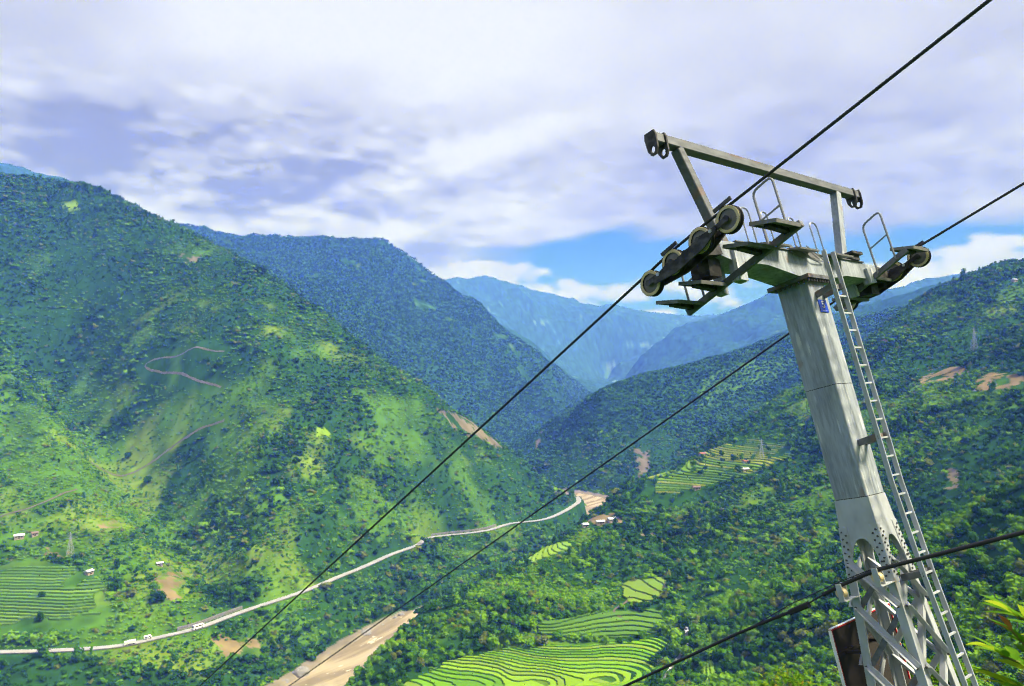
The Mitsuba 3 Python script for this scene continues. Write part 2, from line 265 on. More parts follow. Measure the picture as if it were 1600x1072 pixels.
GRASS = [plan(t) for t in ('410,686 438,625 404,576 393,649', '-185,566 -156,583 -147,563 -170,550', '-259,714 -225,723 -201,707 -222,677 -245,693', '-155,746 -137,790 -112,808 -107,778 -133,733',
                           '115,1168 165,1188 172,1212 128,1200', '590,1548 515,1564 385,1481 346,1378 462,1442 559,1501')]
LIME = [plan(t) for t in ('-222,826 -206,837 -200,825 -211,813', '-760,1239 -742,1244 -720,1232 -736,1226')]


def inside(polys, x, y):
    m = np.zeros(np.shape(x), bool)
    for g in polys:
        a = g.bounds
        k = (x > a[0]) & (x < a[2]) & (y > a[1]) & (y < a[3])
        if k.any():
            m[k] |= contains_xy(g, x[k], y[k])
    return m


def openness(x, y):
    """share of grass against scrub and wood, 0 to 1"""
    g = 0.33 + 1.0 * nz(x, y, 120, 4, 21) + 0.9 * nz(x, y, 30, 3, 22)
    left = (x < -100 - 0.1 * (y - 500)) & (y > 480) & (y < 1350)
    g = np.where(left & (y < 900) & (x < -250), g + 0.18, g)
    g = np.where((y < 560) & (x > 60), g - 0.28, g)          # the near wood
    g = np.where((y >= 560) & (x > 60) & (y < 1250), g - 0.12, g)
    dr = _line_distance(river_line, np.ravel(x), np.ravel(y), 120.0).reshape(np.shape(x))
    g = np.where((dr < 95) & (y > 380) & (y < 1100), g - 0.42 * np.clip((95 - dr) / 25, 0, 1), g)     # wooded banks
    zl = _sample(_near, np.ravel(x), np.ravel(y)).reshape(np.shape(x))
    g = np.where((x < 60) & (y > 480) & (y < 1500), g - 0.24 * np.clip((zl + 60) / 160, 0, 1), g)            # denser, darker scrub upslope, standing in for cloud shade on the hill
    g = np.where((y > 1500) | ((y > 1120) & (x > -60)), g - 0.34, g)                                   # wooded hills beyond the bend of the river
    g = np.where((y < 486) & (x < -60), g - 0.5, g)
    return np.clip(g, 0, 1)


# ------------------------------------------------------------------ the ground, one sheet
GROUND = {'grass': (0.064, 0.156, 0.008), 'pale_grass': (0.132, 0.208, 0.017), 'scrub': (0.020, 0.068, 0.008), 'soil': (0.20, 0.155, 0.075), 'scar': (0.145, 0.125, 0.075), 'lime': (0.19, 0.32, 0.02)}


def ground_colour(x, y, z):
    C = {k: np.array(v) for k, v in GROUND.items()}
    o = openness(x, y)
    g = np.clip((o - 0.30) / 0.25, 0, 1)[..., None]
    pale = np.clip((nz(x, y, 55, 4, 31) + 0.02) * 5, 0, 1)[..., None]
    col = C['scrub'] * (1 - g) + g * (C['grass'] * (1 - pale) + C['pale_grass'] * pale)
    for polys, name in ((GRASS, 'grass'), (LIME, 'lime'), (SOIL, 'soil'), (SCAR, 'scar')):
        worn = inside(polys, x + 16 * nz(x, y, 14, 3, 5), y + 16 * nz(x, y, 14, 3, 6))
        if name in ('soil', 'scar'):
            worn &= nz(x, y, 11, 3, 7) + 0.35 * nz(x, y, 4, 2, 8) > -0.05
        col = np.where(worn[..., None], C[name], col)
    bank = (_line_distance(river_line, x.ravel(), y.ravel(), 90.0).reshape(x.shape) < 38) & (z < -217.5)
    col = np.where(bank[..., None], np.array([0.20, 0.175, 0.13]), col)
    tone = 0.78 + 0.9 * (nz(x, y, 9, 3, 44)[..., None] + 0.25)
    return np.clip(col * tone, 0.004, 0.8)


def build_ground():
    a = np.radians(np.r_[np.arange(-180, -46, 6), np.arange(-46, 46.01, 0.17), np.arange(52, 180.1, 6)])
    r = np.r_[0.0, 1.5, np.exp(np.arange(math.log(3.0), math.log(120.0), 0.05)), np.exp(np.arange(math.log(120.0), math.log(1400.0), 0.0036)), np.exp(np.arange(math.log(1400.0), math.log(10600.0), 0.0075))]
    A, R = np.meshgrid(a, r, indexing='ij')
    x, y = R * np.sin(A), R * np.cos(A)
    z = height(x.ravel(), y.ravel()).reshape(x.shape)
    c = ground_colour(x, y, z)
    n, m = x.shape
    i = (np.arange(n - 1)[:, None] * m + np.arange(m - 1)[None]).ravel()
    q = np.stack([i, i + 1, i + m + 1, i + m], 1)[:, ::-1]
    f = np.vstack([q[:, [0, 1, 2]], q[:, [0, 2, 3]]])
    v = np.stack([x, y, z], -1).reshape(-1, 3)
    scene['hillside_ground'] = mikit.ply((v, f), 'ground_skin', smooth=True, color=c.reshape(-1, 3))
    tag('hillside_ground', 'green valley sides and blue distant mountains around the river', kind='structure')
    # what the eye can see of it, for choosing plants: steepest sight line so far along each bearing
    k = (np.abs(a) < np.radians(46.1))
    el = z[k] / np.maximum(R[k], 1)
    return a[k], r, np.maximum.accumulate(el, axis=1)


scene['ground_skin'] = {'type': 'twosided', 'bsdf': {'type': 'diffuse', 'reflectance': {'type': 'mesh_attribute', 'name': 'vertex_color'}}}
AZ, RAD, HORIZON = build_ground()


def in_view(x, y, top, slack=5.0):
    """True where something reaching the height top shows from the viewpoint or a few steps beside it"""
    r, a = np.hypot(x, y), np.arctan2(x, y)
    i = np.clip(np.searchsorted(AZ, a), 0, len(AZ) - 1)
    j = np.clip(np.searchsorted(RAD, r * 0.985) - 1, 0, len(RAD) - 1)
    return ((top + slack) / r > HORIZON[i, j]) & (np.abs(a) < np.radians(40)) & ((top + 3) / r > -0.56)


# ------------------------------------------------------------------ river, road, tracks, stream
def ribbon(line, width, lift=0.0, z=None, cross=1, crown=0.0):
    t = np.gradient(line[:, :2], axis=0)
    t /= np.linalg.norm(t, axis=1)[:, None]
    n = np.stack([-t[:, 1], t[:, 0]], 1)
    w = np.broadcast_to(width, (len(line),))
    rows = []
    for s in np.linspace(-0.5, 0.5, cross + 1):
        p = line[:, :2] + n * (w * s)[:, None]
        zz = np.full(len(p), z) if z is not None else height(p[:, 0], p[:, 1])
        rows.append(np.column_stack([p, zz + lift + crown * (1 - 4 * s * s)]))
    v = np.stack(rows, 1).reshape(-1, 3)
    k = cross + 1
    i = (np.arange(len(line) - 1)[:, None] * k + np.arange(cross)[None]).ravel()
    q = np.stack([i + 1, i, i + k, i + k + 1], 1)
    m = trimesh.Trimesh(v, np.vstack([q[:, [0, 1, 2]], q[:, [0, 2, 3]]]), process=False)
    return m if m.face_normals[:, 2].mean() > 0 else trimesh.Trimesh(v, m.faces[:, ::-1], process=False)


def flow(p):
    """coordinates across and along the current, which bends slowly"""
    wob = 22 * noise(p.x * 0.012, p.y * 0.012)
    return p.x * 0.90 - p.y * 0.44 + wob, p.x * 0.44 + p.y * 0.90


def silt(p, n, uv):
    u, v = flow(p)
    streak = fbm(u * 0.16, v * 0.018, 0, 4)
    foam = smoothstep(0.76, 0.84, fbm(u * 0.35, v * 0.10, 3, 3))
    return mix(mix((0.20, 0.160, 0.100), (0.37, 0.305, 0.205), smoothstep(0.3, 0.7, streak)), (0.60, 0.54, 0.45), foam * 0.7)


def ripples(p, n, uv):
    u, v = flow(p)
    return fbm(u * 0.30, v * 0.12, 0, 4) + 0.4 * noise(u * 1.1, v * 0.5)


scene['silt_water'] = {'type': 'bumpmap', 'scale': 1.6, 'tex': mikit.proc(ripples, eps=0.05), 'bsdf': {'type': 'principled', 'roughness': 0.30, 'specular': 0.4, 'base_color': mikit.proc(silt)}}
put('river', ribbon(river_line, 66.0, z=RIVER_Z, cross=10), 'silt_water', smooth=True)
tag('river', 'wide silty brown river winding along the valley floor', kind='structure')

scene['road_slab'] = {'type': 'diffuse', 'reflectance': mikit.proc(lambda p, n, uv: mix((0.24, 0.245, 0.255), (0.38, 0.38, 0.385), fbm(p.x * 0.3, p.y * 0.3, 0, 3)))}
scene['parapet_stone'] = {'type': 'diffuse', 'reflectance': mikit.proc(lambda p, n, uv: mix((0.10, 0.10, 0.095), (0.24, 0.235, 0.22), noise(p.x * 0.9, p.y * 0.9, p.z * 2.0)))}
scene['wall_stone'] = {'type': 'diffuse', 'reflectance': mikit.proc(lambda p, n, uv: mix((0.13, 0.13, 0.125), (0.28, 0.27, 0.25), noise(p.x * 1.3, p.y * 1.3, p.z * 2.0)))}
put('valley_road', ribbon(road_line, 5.8 + 1.1 * rng.random(len(road_line)) + 1.2 * nz(road_line[:, 0], road_line[:, 1], 60, 2, 77), z=ROAD_Z, crown=0.12, cross=2), 'road_slab', smooth=True)
tag('valley_road', 'pale paved road winding above the left bank of the river', kind='structure')


def offset_line(line, off):
    t = np.gradient(line[:, :2], axis=0)
    t /= np.linalg.norm(t, axis=1)[:, None]
    return line[:, :2] + np.stack([t[:, 1], -t[:, 0]], 1) * off


def wall_along(p, h, th, z0, skip=()):
    out = []
    for k, (a, b) in enumerate(zip(p[:-1], p[1:])):
        if k in skip:
            continue
        d = b - a
        L = np.linalg.norm(d)
        m = trimesh.creation.box((L * 0.97, th, h))
        m.apply_transform(trimesh.transformations.rotation_matrix(math.atan2(d[1], d[0]), (0, 0, 1)))
        m.apply_translation([*(a + b) / 2, z0 + h / 2])
        out.append(m)
    return out


edge = offset_line(road_line, 3.7)
blocks = wall_along(edge, 0.55, 0.4, ROAD_Z - 0.1)
near_blocks = sorted(range(len(blocks)), key=lambda i: np.hypot(*blocks[i].centroid[:2]))
put('parapet', cat(*blocks), 'parapet_stone')
tag('parapet', 'low pale stone parapet blocks along the river side of the road', 'parapet')
labels['parapet']['kind'] = 'stuff'
for span, note in (((525, 572), 'stone retaining wall above the road near the parked white vehicles'), ((800, 852), 'grey retaining wall on the hill side of the far bend of the road')):
    k = [i for i in range(len(road_line)) if span[0] < road_line[i, 1] < span[1] and road_line[i, 0] < 0]
    m = cat(*[w for w in wall_along(offset_line(road_line, -5.6)[k], 2.6, 0.6, ROAD_Z - 0.4)])
    m.vertices += 0
    tag(put(numbered('retaining_wall'), m, 'wall_stone'), note, 'retaining wall')

scene['track_dirt'] = {'type': 'diffuse', 'reflectance': mikit.proc(lambda p, n, uv: mix((0.08, 0.08, 0.055), (0.16, 0.145, 0.095), fbm(p.x * 0.25, p.y * 0.25, 0, 3)))}
for t, w, note in (('-360,925 -383,929 -413,934 -450,953 -480,958 -462,944 -393,906 -349,886', 1.7, 'pale dirt track with a hairpin bend high on the left hill'),
                   ('-470,800 -453,835 -379,859 -331,851', 2.4, 'faint dirt track crossing the middle of the left hill'), ('-450,652 -429,671 -413,704', 2.2, 'short dirt track above the terraced fields on the left'),
                   ('103,500 102,492 93,488 76,477 73,471 66,462 61,456 70,440', 1.6, 'narrow earth footpath leading down into the rice terraces')):
    line = smooth_line(np.array([[float(v) for v in q.split(',')] for q in t.split()]), 3.0)
    tag(put(numbered('dirt_track'), ribbon(line, w * (0.8 + 0.5 * rng.random(len(line))), 0.45), 'track_dirt', smooth=True), note, kind='structure')
TRACKS = [LineString(smooth_line(np.array([[float(v) for v in q.split(',')] for q in t.split()]), 6.0)).buffer(b) for t, b in
          (('-360,925 -383,929 -413,934 -450,953 -480,958 -462,944 -393,906 -349,886', 8), ('-470,800 -453,835 -379,859 -331,851', 6), ('-450,652 -429,671 -413,704', 5), ('103,500 102,492 93,488 76,477 73,471 66,462 61,456', 2.5))]
scene['stream_water'] = {'type': 'principled', 'roughness': 0.25, 'base_color': mikit.proc(lambda p, n, uv: mix((0.10, 0.11, 0.09), (0.55, 0.56, 0.55), smoothstep(0.58, 0.7, fbm(p.x * 0.8, p.y * 0.5, 0, 3))))}
line = smooth_line(np.array([(103, 440), (101, 430), (98, 418), (96, 407), (91, 400), (82, 389), (76, 374), (66, 350), (40, 320), (10, 300)], float), 2.0)
put('hill_stream', ribbon(line, 1.5 + 1.2 * rng.random(len(line)), 0.35), 'stream_water', smooth=True)
tag('hill_stream', 'thin stream with white water beside the rice terraces', kind='structure')
STREAM = LineString(line).buffer(3)

# ------------------------------------------------------------------ terraces: every paddy is cut out along its contour and stands on its own earth bank
RICE_TONES = {'a': [(0.150, 0.305, 0.014), (0.125, 0.275, 0.014), (0.185, 0.325, 0.018), (0.100, 0.235, 0.014), (0.170, 0.270, 0.030)], 'b': [(0.085, 0.185, 0.024), (0.100, 0.205, 0.024), (0.075, 0.165, 0.022)],
              'c': [(0.125, 0.220, 0.026), (0.150, 0.245, 0.030)], 'd': [(0.100, 0.215, 0.026), (0.130, 0.240, 0.030), (0.085, 0.185, 0.026)], 'e': [(0.135, 0.255, 0.022), (0.235, 0.290, 0.030), (0.105, 0.215, 0.020)],
              'f': [(0.150, 0.270, 0.024), (0.175, 0.290, 0.026)], 'g': [(0.150, 0.275, 0.026)]}
scene['paddy_crop'] = {'type': 'twosided', 'bsdf': {'type': 'diffuse', 'reflectance': {'type': 'mesh_attribute', 'name': 'vertex_color'}}}
BANKS = {'a': (0.045, 0.110, 0.012), 'b': (0.034, 0.085, 0.014), 'c': (0.050, 0.100, 0.016), 'd': (0.072, 0.145, 0.022), 'e': (0.070, 0.140, 0.020), 'f': (0.05, 0.11, 0.014), 'g': (0.05, 0.11, 0.014)}


def terrace_mesh(poly, top, depth, tone, bank):
    """a flat planted top with a slightly raised bund round it and a grassy bank down to the next one"""
    v2, f2 = trimesh.creation.triangulate_polygon(poly.buffer(-0.28) if poly.buffer(-0.28).geom_type == 'Polygon' and not poly.buffer(-0.28).is_empty else poly, engine='earcut')
    V, F, C = [np.column_stack([v2, np.full(len(v2), top)])], [f2], [np.tile(tone, (len(v2), 1))]
    at = len(v2)
    crop = 0.58 * (depth - 2.6)                  # the standing crop hangs over the edge of its bank
    for ring in [poly.exterior, *poly.interiors]:
        p = np.array(ring.coords)[:-1]
        n = len(p)
        i, j = np.arange(n), (np.arange(n) + 1) % n
        for z0, z1, col in ((top - depth, top - crop, np.array(bank) * rng.uniform(0.8, 1.3)), (top - crop, top + 0.05, np.array(tone) * rng.uniform(0.9, 1.05))):
            V.append(np.vstack([np.column_stack([p, np.full(n, z0)]), np.column_stack([p, np.full(n, z1)])]))
            C.append(np.tile(col, (2 * n, 1)))
            F.append(np.vstack([np.stack([i, j, j + n], 1), np.stack([i, j + n, i + n], 1)]) + at)
            at += 2 * n
    return np.vstack(V), np.vstack(F), np.vstack(C)


def terraces(name, key, step, cell, wob, least, note, swing):
    g = RICE[key]
    x0, y0, x1, y1 = g.bounds
    X, Y = np.meshgrid(np.arange(x0, x1, cell), np.arange(y0, y1, cell), indexing='ij')
    Z = map_coordinates(_near[3], [(X - _near[0]) / 10, (Y - _near[1]) / 10], order=3, mode='nearest')
    base = height(X.ravel(), Y.ravel()).reshape(X.shape)
    Hs = Z + wob * 2 * nz(X, Y, swing, 3, 61) + 0.12 * wob * nz(X, Y, 9, 2, 62)
    Hs += (base - Hs)[contains_xy(g, X, Y)].mean() if contains_xy(g, X, Y).any() else 0
    ok = contains_xy(g, X, Y)
    ragged = nz(X, Y, 16, 3, 63) + 0.5                       # the margins are eaten into by scrub
    for k, cut in enumerate(MARGIN[key]):
        ok &= contains_xy(g.buffer(-cut), X, Y) | (ragged < 0.44 + 0.09 * k)
    band = np.floor(Hs / step).astype(int)
    count = 0
    for b in range(band[ok].min(), band[ok].max() + 1):
        m = ok & (band == b)
        if m.sum() < 6:
            continue
        rows = []
        for i in range(m.shape[0]):
            d = np.diff(np.r_[0, m[i].astype(int), 0])
            rows += [box(x0 + i * cell, y0 + s * cell, x0 + (i + 1) * cell + 1e-6, y0 + e * cell) for s, e in zip(np.nonzero(d == 1)[0], np.nonzero(d == -1)[0])]
        shape = union_all(rows).buffer(cell * 0.9).buffer(-cell * 0.9).simplify(cell * 0.45)
        for q in getattr(shape, 'geoms', [shape]):
            if q.area < least or q.geom_type != 'Polygon':
                continue
            tones = RICE_TONES[key]
            tone = np.array(tones[int(rng.integers(len(tones)))]) * rng.uniform(0.88, 1.12)
            # the paddy lies a little above the highest ground below it
            top = (b + 1) * step + LIFT[key]
            try:
                v, f, c = terrace_mesh(q, top, step + 2.6, tone, BANKS[key])
            except Exception:
                continue
            scene[f'{name}__paddy' + (f'_{count:03d}' if count else '')] = mikit.ply((v, f), 'paddy_crop', smooth=False, color=c)
            count += 1
    tag(name, note, kind='structure')
    return count


MARGIN = {'a': (2, 4, 6), 'b': (1.5, 3), 'c': (1.5, 3), 'd': (5, 10, 15, 20), 'e': (6, 12, 18, 24), 'f': (2, 4), 'g': (1,)}
LIFT = dict.fromkeys('abcdefg', 0.35)
made = [terraces('rice_terraces', 'a', 0.58, 0.8, 1.3, 12, 'bright green curved rice terraces at the bottom of the view', 34),
        terraces('rice_terraces_001', 'b', 0.8, 0.9, 1.0, 14, 'darker green band of rice terraces just above the bright ones', 40),
        terraces('rice_terraces_002', 'c', 0.7, 0.9, 1.0, 12, 'small rice terraces crossed by an earth footpath', 40),
        terraces('rice_terraces_003', 'd', 1.15, 1.2, 1.2, 26, 'broad green terraced fields above the road on the left', 50),
        terraces('rice_terraces_004', 'e', 1.5, 1.4, 2.0, 40, 'yellow green terraced fields with small houses on the right ridge', 50),
        terraces('rice_terraces_005', 'f', 0.8, 1.0, 0.8, 16, 'bright green strip field at the crest of the wooded spur', 40),
        terraces('rice_terraces_006', 'g', 0.8, 0.8, 0.6, 10, 'narrow bright terraces between the stream and the near wood', 30)]
print('paddies', made)

# ------------------------------------------------------------------ the air of the valley
_zs = meshkit.WRITTEN[scene['hillside_ground']['filename']][0][:, 2]
LOW, TOP = float(_zs.min()) - 1.5, float(_zs.max()) + 45.0
scene['haze'] = {'type': 'cube', 'to_world': T().translate([0, 0, (LOW + TOP) / 2]).scale([11000, 11000, (TOP - LOW) / 2]), 'bsdf': {'type': 'null'}, 'interior': {'type': 'ref', 'id': 'air'}}
tag('haze', 'thin bluish haze filling the whole valley', kind='stuff')
print('haze from', LOW, 'to', TOP)
# ------------------------------------------------------------------ plants
def leaf_skin(name, a, b, scale=7.0):
    scene[name] = {'type': 'twosided', 'bsdf': {'type': 'diffuse', 'reflectance': mikit.proc(lambda p, n, uv: mix(a, b, noise(p.x / scale, p.y / scale, p.z / scale)) * (0.75 + 0.5 * noise(p.x * 1.1, p.y * 1.1, p.z * 1.1)))}}


leaf_skin('leaf_deep', (0.011, 0.050, 0.006), (0.027, 0.090, 0.009))
leaf_skin('leaf_mid', (0.032, 0.116, 0.006), (0.074, 0.190, 0.010))
leaf_skin('leaf_fresh', (0.082, 0.212, 0.007), (0.155, 0.305, 0.012))
leaf_skin('leaf_olive', (0.080, 0.115, 0.016), (0.150, 0.185, 0.026))
scene['bark'] = {'type': 'diffuse', 'reflectance': mikit.proc(lambda p, n, uv: mix((0.07, 0.055, 0.04), (0.17, 0.14, 0.11), noise(p.x * 6, p.y * 6, p.z * 1.5)))}


def ico(sub, squash, rough, seed, keep=-2.0):
    m = trimesh.creation.icosphere(subdivisions=sub)
    v = np.array(m.vertices)
    v = v * (1 + rough * (meshkit.noise(v * 1.7 + 10 * seed, seed)[:, None] - 0.5) * 2)
    m = trimesh.Trimesh(v * squash, m.faces, process=False)
    if keep > -2:
        m.update_faces(m.triangles_center[:, 2] > keep)
    return m


def crown_mesh(seed, lobes, leaves, size, spread=(0.62, 0.62, 0.45), core=0.72, tall=1.0):
    """a crown about 2 wide and 1.7 tall round the origin: dark inner masses and many leaf clumps standing off them"""
    g = np.random.default_rng(seed)
    parts, V, F = [], [], []
    for i in range(lobes):
        c = (g.random(3) * 2 - 1) * np.array(spread) if i else np.zeros(3)
        c[2] = c[2] * tall
        r = g.uniform(0.42, 0.62) if i else 0.68
        m = ico(1 if leaves > 60 else 0, np.array([core, core, core * 0.9 * tall]) * r, 0.25, seed * 7 + i)
        m.apply_translation(c)
        parts.append(m)
        for _ in range(leaves // lobes):
            d = g.normal(size=3)
            d[2] = abs(d[2]) * 1.1 - 0.35
            d /= np.linalg.norm(d)
            p = c + d * r * g.uniform(0.78, 1.08) * np.array([1, 1, 0.9 * tall])
            nrm = d + g.normal(size=3) * 0.55 + np.array([0, 0, 0.35])
            nrm /= np.linalg.norm(nrm)
            u = np.cross(nrm, g.normal(size=3))
            u /= np.linalg.norm(u)
            w = np.cross(nrm, u)
            s = size * g.uniform(0.7, 1.35)
            k = len(V)
            V += [p + u * s, p + w * s * 0.75 + nrm * s * 0.18, p - u * s * 0.9, p - w * s * 0.8 + nrm * s * 0.1]
            F += [[k, k + 1, k + 2], [k, k + 2, k + 3]]
    return cat(*parts, trimesh.Trimesh(np.array(V), np.array(F), process=False)) if V else cat(*parts)


def trunk_mesh(h=1.3):
    t = trimesh.creation.cone(radius=0.13, height=h * 1.9, sections=7)
    t.apply_translation((0, 0, -h))
    limbs = [t]
    for a in (0.4, 2.4, 4.3):
        b = trimesh.creation.cone(radius=0.05, height=0.9, sections=5)
        b.apply_transform(trimesh.transformations.rotation_matrix(0.7, (math.cos(a), math.sin(a), 0)))
        b.apply_translation((0, 0, -0.35))
        limbs.append(b)
    return cat(*limbs)


SHAPES = {}


def kind_of_plant(name, mesh, skin, trunk=False):
    g = {'type': 'shapegroup', 'crown': mikit.ply(mesh, skin)}
    if trunk:
        g['trunk'] = mikit.ply(trunk_mesh(), 'bark')
    scene['shape_' + name] = g
    SHAPES[name] = g


for i, skin in enumerate(('leaf_deep', 'leaf_mid', 'leaf_fresh', 'leaf_olive')):
    for j in range(2):
        kind_of_plant(f'near_{i}{j}', crown_mesh(11 + i * 5 + j, 4 + j, 130, 0.17), skin)
        kind_of_plant(f'mid_{i}{j}', crown_mesh(41 + i * 5 + j, 3, 34, 0.27), skin)
    kind_of_plant(f'bush_{i}', crown_mesh(71 + i, 2, 10, 0.36, spread=(0.6, 0.6, 0.2)), skin)
    kind_of_plant(f'shrub_{i}', crown_mesh(141 + i, 1, 9, 0.42), skin)
    kind_of_plant(f'whole_{i}', crown_mesh(91 + i, 6, 260, 0.14, tall=1.1), skin, True)
kind_of_plant('tall_0', crown_mesh(120, 5, 60, 0.24, spread=(0.35, 0.35, 0.8), tall=1.5), 'leaf_deep')
kind_of_plant('tall_1', crown_mesh(121, 5, 60, 0.24, spread=(0.35, 0.35, 0.8), tall=1.5), 'leaf_mid')


def place(x, y, z, size, tall=1.0):
    a = random.uniform(0, 6.2832)
    s, k = math.sin(a) * size, math.cos(a) * size
    u, v = random.uniform(0.78, 1.28), random.uniform(0.78, 1.28)
    return T([[k * u, -s * v, 0, float(x)], [s * u, k * v, 0, float(y)], [0, 0, size * tall, float(z)], [0, 0, 0, 1]])


NO_TREES = [*RICE.values(), *SOIL, *SCAR, *LIME]
_bare = [g.buffer(-1.5) for g in NO_TREES] + TRACKS + [STREAM]
HOUSES = [(-412.6, 621.0, 0.5, 6.75, 4.5, 'white', 'long white roofed house on the far left hillside'), (-403, 626, 0.8, 4.5, 3.75, 'brown', 'small brown roofed hut beside the long white roofed house'),
          (-329.9, 579.0, 1.2, 5.25, 3.75, 'white', 'white house standing among trees above the left terraces'), (62.5, 632.0, 0.3, 4.5, 3.75, 'white', 'leftmost small white house of the hamlet on the wooded spur'),
          (75.1, 630.7, 0.2, 6.75, 3.75, 'tin', 'tin roofed house in the middle of the hamlet on the wooded spur'), (85.4, 634.6, 0.4, 6.75, 4.5, 'white', 'right hand white house of the hamlet on the wooded spur'),
          (224.9, 712.9, 0.2, 5.25, 3.75, 'white', 'white walled house on the terraced ridge beside the pylon'), (231.4, 735.2, 0.5, 4.5, 3.75, 'rust', 'rust red roofed house above the white walled one'),
          (203, 790, 0.3, 6, 3.75, 'rust', 'orange roofed house at the top of the terraced ridge'), (172.6, 693.6, 0.1, 6.75, 3.75, 'brown', 'brown roofed house low on the terraced ridge'),
          (654.4, 960.0, 0.3, 6, 4.5, 'white', 'white house high on the wooded hill at the right edge'), (-292.1, 615.8, 0.5, 4.5, 3, 'white', 'tiny white hut above the bare red field on the left')]
_bare += [translate(box(-7, -10, 7, 6), h[0], h[1]) for h in HOUSES]


def candidates(x0, x1, y0, y1, s):
    X, Y = np.meshgrid(np.arange(x0, x1, s), np.arange(y0, y1, s), indexing='ij')
    X = X.ravel() + rng.uniform(-0.48, 0.48, X.size) * s
    Y = Y.ravel() + rng.uniform(-0.48, 0.48, Y.size) * s
    return X, Y


def sow(x0, x1, y0, y1, s, rmin, rmax, slack):
    x, y = candidates(x0, x1, y0, y1, s)
    r = np.hypot(x, y)
    k = (r >= rmin) & (r < rmax) & (np.abs(np.arctan2(x, y)) < np.radians(39))
    x, y = x[k], y[k]
    z = height(x, y)
    k = in_view(x, y, z + 7, slack)
    x, y, z = x[k], y[k], z[k]
    k = ~inside(_bare, x, y)
    k &= _line_distance(river_line, x, y, 90.0) > 37
    k &= _line_distance(road_line, x, y, 40.0) > 8.0
    x, y, z = x[k], y[k], z[k]
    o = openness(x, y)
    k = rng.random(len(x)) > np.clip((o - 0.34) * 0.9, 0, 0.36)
    return x[k], y[k], z[k], o[k]


FORESTS = {'forest': 'dense green wood covering the near slope at the lower right', 'forest_001': 'trees and scrub on the ridge across the stream', 'forest_002': 'bushes and trees covering the steep left hill',
           'forest_003': 'dark wood on the hill behind the river bend', 'forest_004': 'woods on the far blue ridges', 'forest_005': 'low shrubs scattered over the open ground of the right slopes',
           'forest_006': 'low shrubs scattered over the open ground of the left hill'}
_count = {}


def plant(forest, shape, x, y, z, size, tall=1.0):
    n = _count[forest] = _count.get(forest, 0) + 1
    scene[f'{forest}__{n:05d}'] = {'type': 'instance', 'shapegroup': {'type': 'ref', 'id': 'shape_' + shape}, 'to_world': place(x, y, z, size, tall)}


def which_skin(x, y, o, fresh):
    """the kind of leaf that grows here: woods of one kind stand together"""
    v = 0.5 + 1.1 * nz(x, y, 45, 3, 71) + rng.normal(0, 0.21, len(x)) + fresh
    v = v + np.clip((o - 0.3), -0.3, 0.5) * 0.5
    k = np.digitize(v, (0.42, 0.66))
    return np.where(rng.random(len(x)) < 0.09, 3, k)


lone = []
# near slope: every crown can be told apart here
x, y, z, o = sow(-120, 330, 190, 470, 4.3, 170, 470, 4)
s = rng.uniform(1.15, 2.05, len(x)) ** 1.7 * np.clip(1.15 + 1.2 * nz(x, y, 40, 2, 81), 0.7, 1.7)
skin = which_skin(x, y, o, 0.20)
order = np.argsort(-s / np.hypot(x, y))
first = set(order[:290].tolist())
for i in range(len(x)):
    if i in first:
        lone.append((x[i], y[i], z[i], s[i], skin[i]))
    else:
        plant('forest', f'near_{skin[i]}{i % 2}', x[i], y[i], z[i] + s[i] * 0.62, s[i], rng.uniform(0.85, 1.25))
# the ridge across the stream, the river banks and the left hill
x, y, z, o = sow(-1120, 760, 440, 1480, 5.4, 470, 1760, 6)
k = (np.hypot(x, y) < 1330) | (x < -60)
x, y, z, o = x[k], y[k], z[k], o[k]
s = np.clip(np.exp(rng.normal(0.78, 0.36, len(x))), 1.1, 5.0) * np.clip(1.05 + 1.2 * nz(x, y, 50, 2, 82), 0.6, 1.9)
s = np.where(o > 0.42, s * 0.72, s)
skin = which_skin(x, y, o, np.where(o > 0.42, 0.16, 0.0))
r = np.hypot(x, y)
for i in range(len(x)):
    f = 'forest_001' if x[i] > -40 + 0.1 * (y[i] - 560) and not (y[i] > 1120 and x[i] < 500) else 'forest_002'
    small = r[i] > 900 or s[i] < 1.6
    tall = rng.random() < 0.04
    shape = f'tall_{min(skin[i], 1)}' if tall else f'bush_{skin[i]}' if small else f'mid_{skin[i]}{i % 2}'
    plant(f, shape, x[i], y[i], z[i] + s[i] * (0.9 if tall else 0.5), s[i], rng.uniform(0.8, 1.2))
# low shrubs in the open ground
x, y = candidates(-900, 760, 230, 1350, 3.3)
r = np.hypot(x, y)
o = openness(x, y)
k = (r < np.where(x < 0, 1500, 1150)) & (np.abs(np.arctan2(x, y)) < np.radians(38)) & (o > 0.22) & (rng.random(len(x)) < 0.92 - 0.32 * (r > 850)) & (nz(x, y, 26, 3, 95) > -0.15)
x, y, o, r = x[k], y[k], o[k], r[k]
z = height(x, y)
k = in_view(x, y, z + 2, 3.0) & ~inside(_bare, x, y)
k[k] &= (_line_distance(river_line, x[k], y[k], 90.0) > 37) & (_line_distance(road_line, x[k], y[k], 40.0) > 7.0)
x, y, z, o, r = x[k], y[k], z[k], o[k], r[k]
skin = which_skin(x, y, o, 0.12)
for i in range(len(x)):
    g = rng.uniform(0.8, 2.2)
    plant('forest_005' if x[i] > -40 + 0.1 * (y[i] - 560) else 'forest_006', f'shrub_{skin[i]}', x[i], y[i], z[i] + g * 0.3, g, rng.uniform(0.6, 1.0))
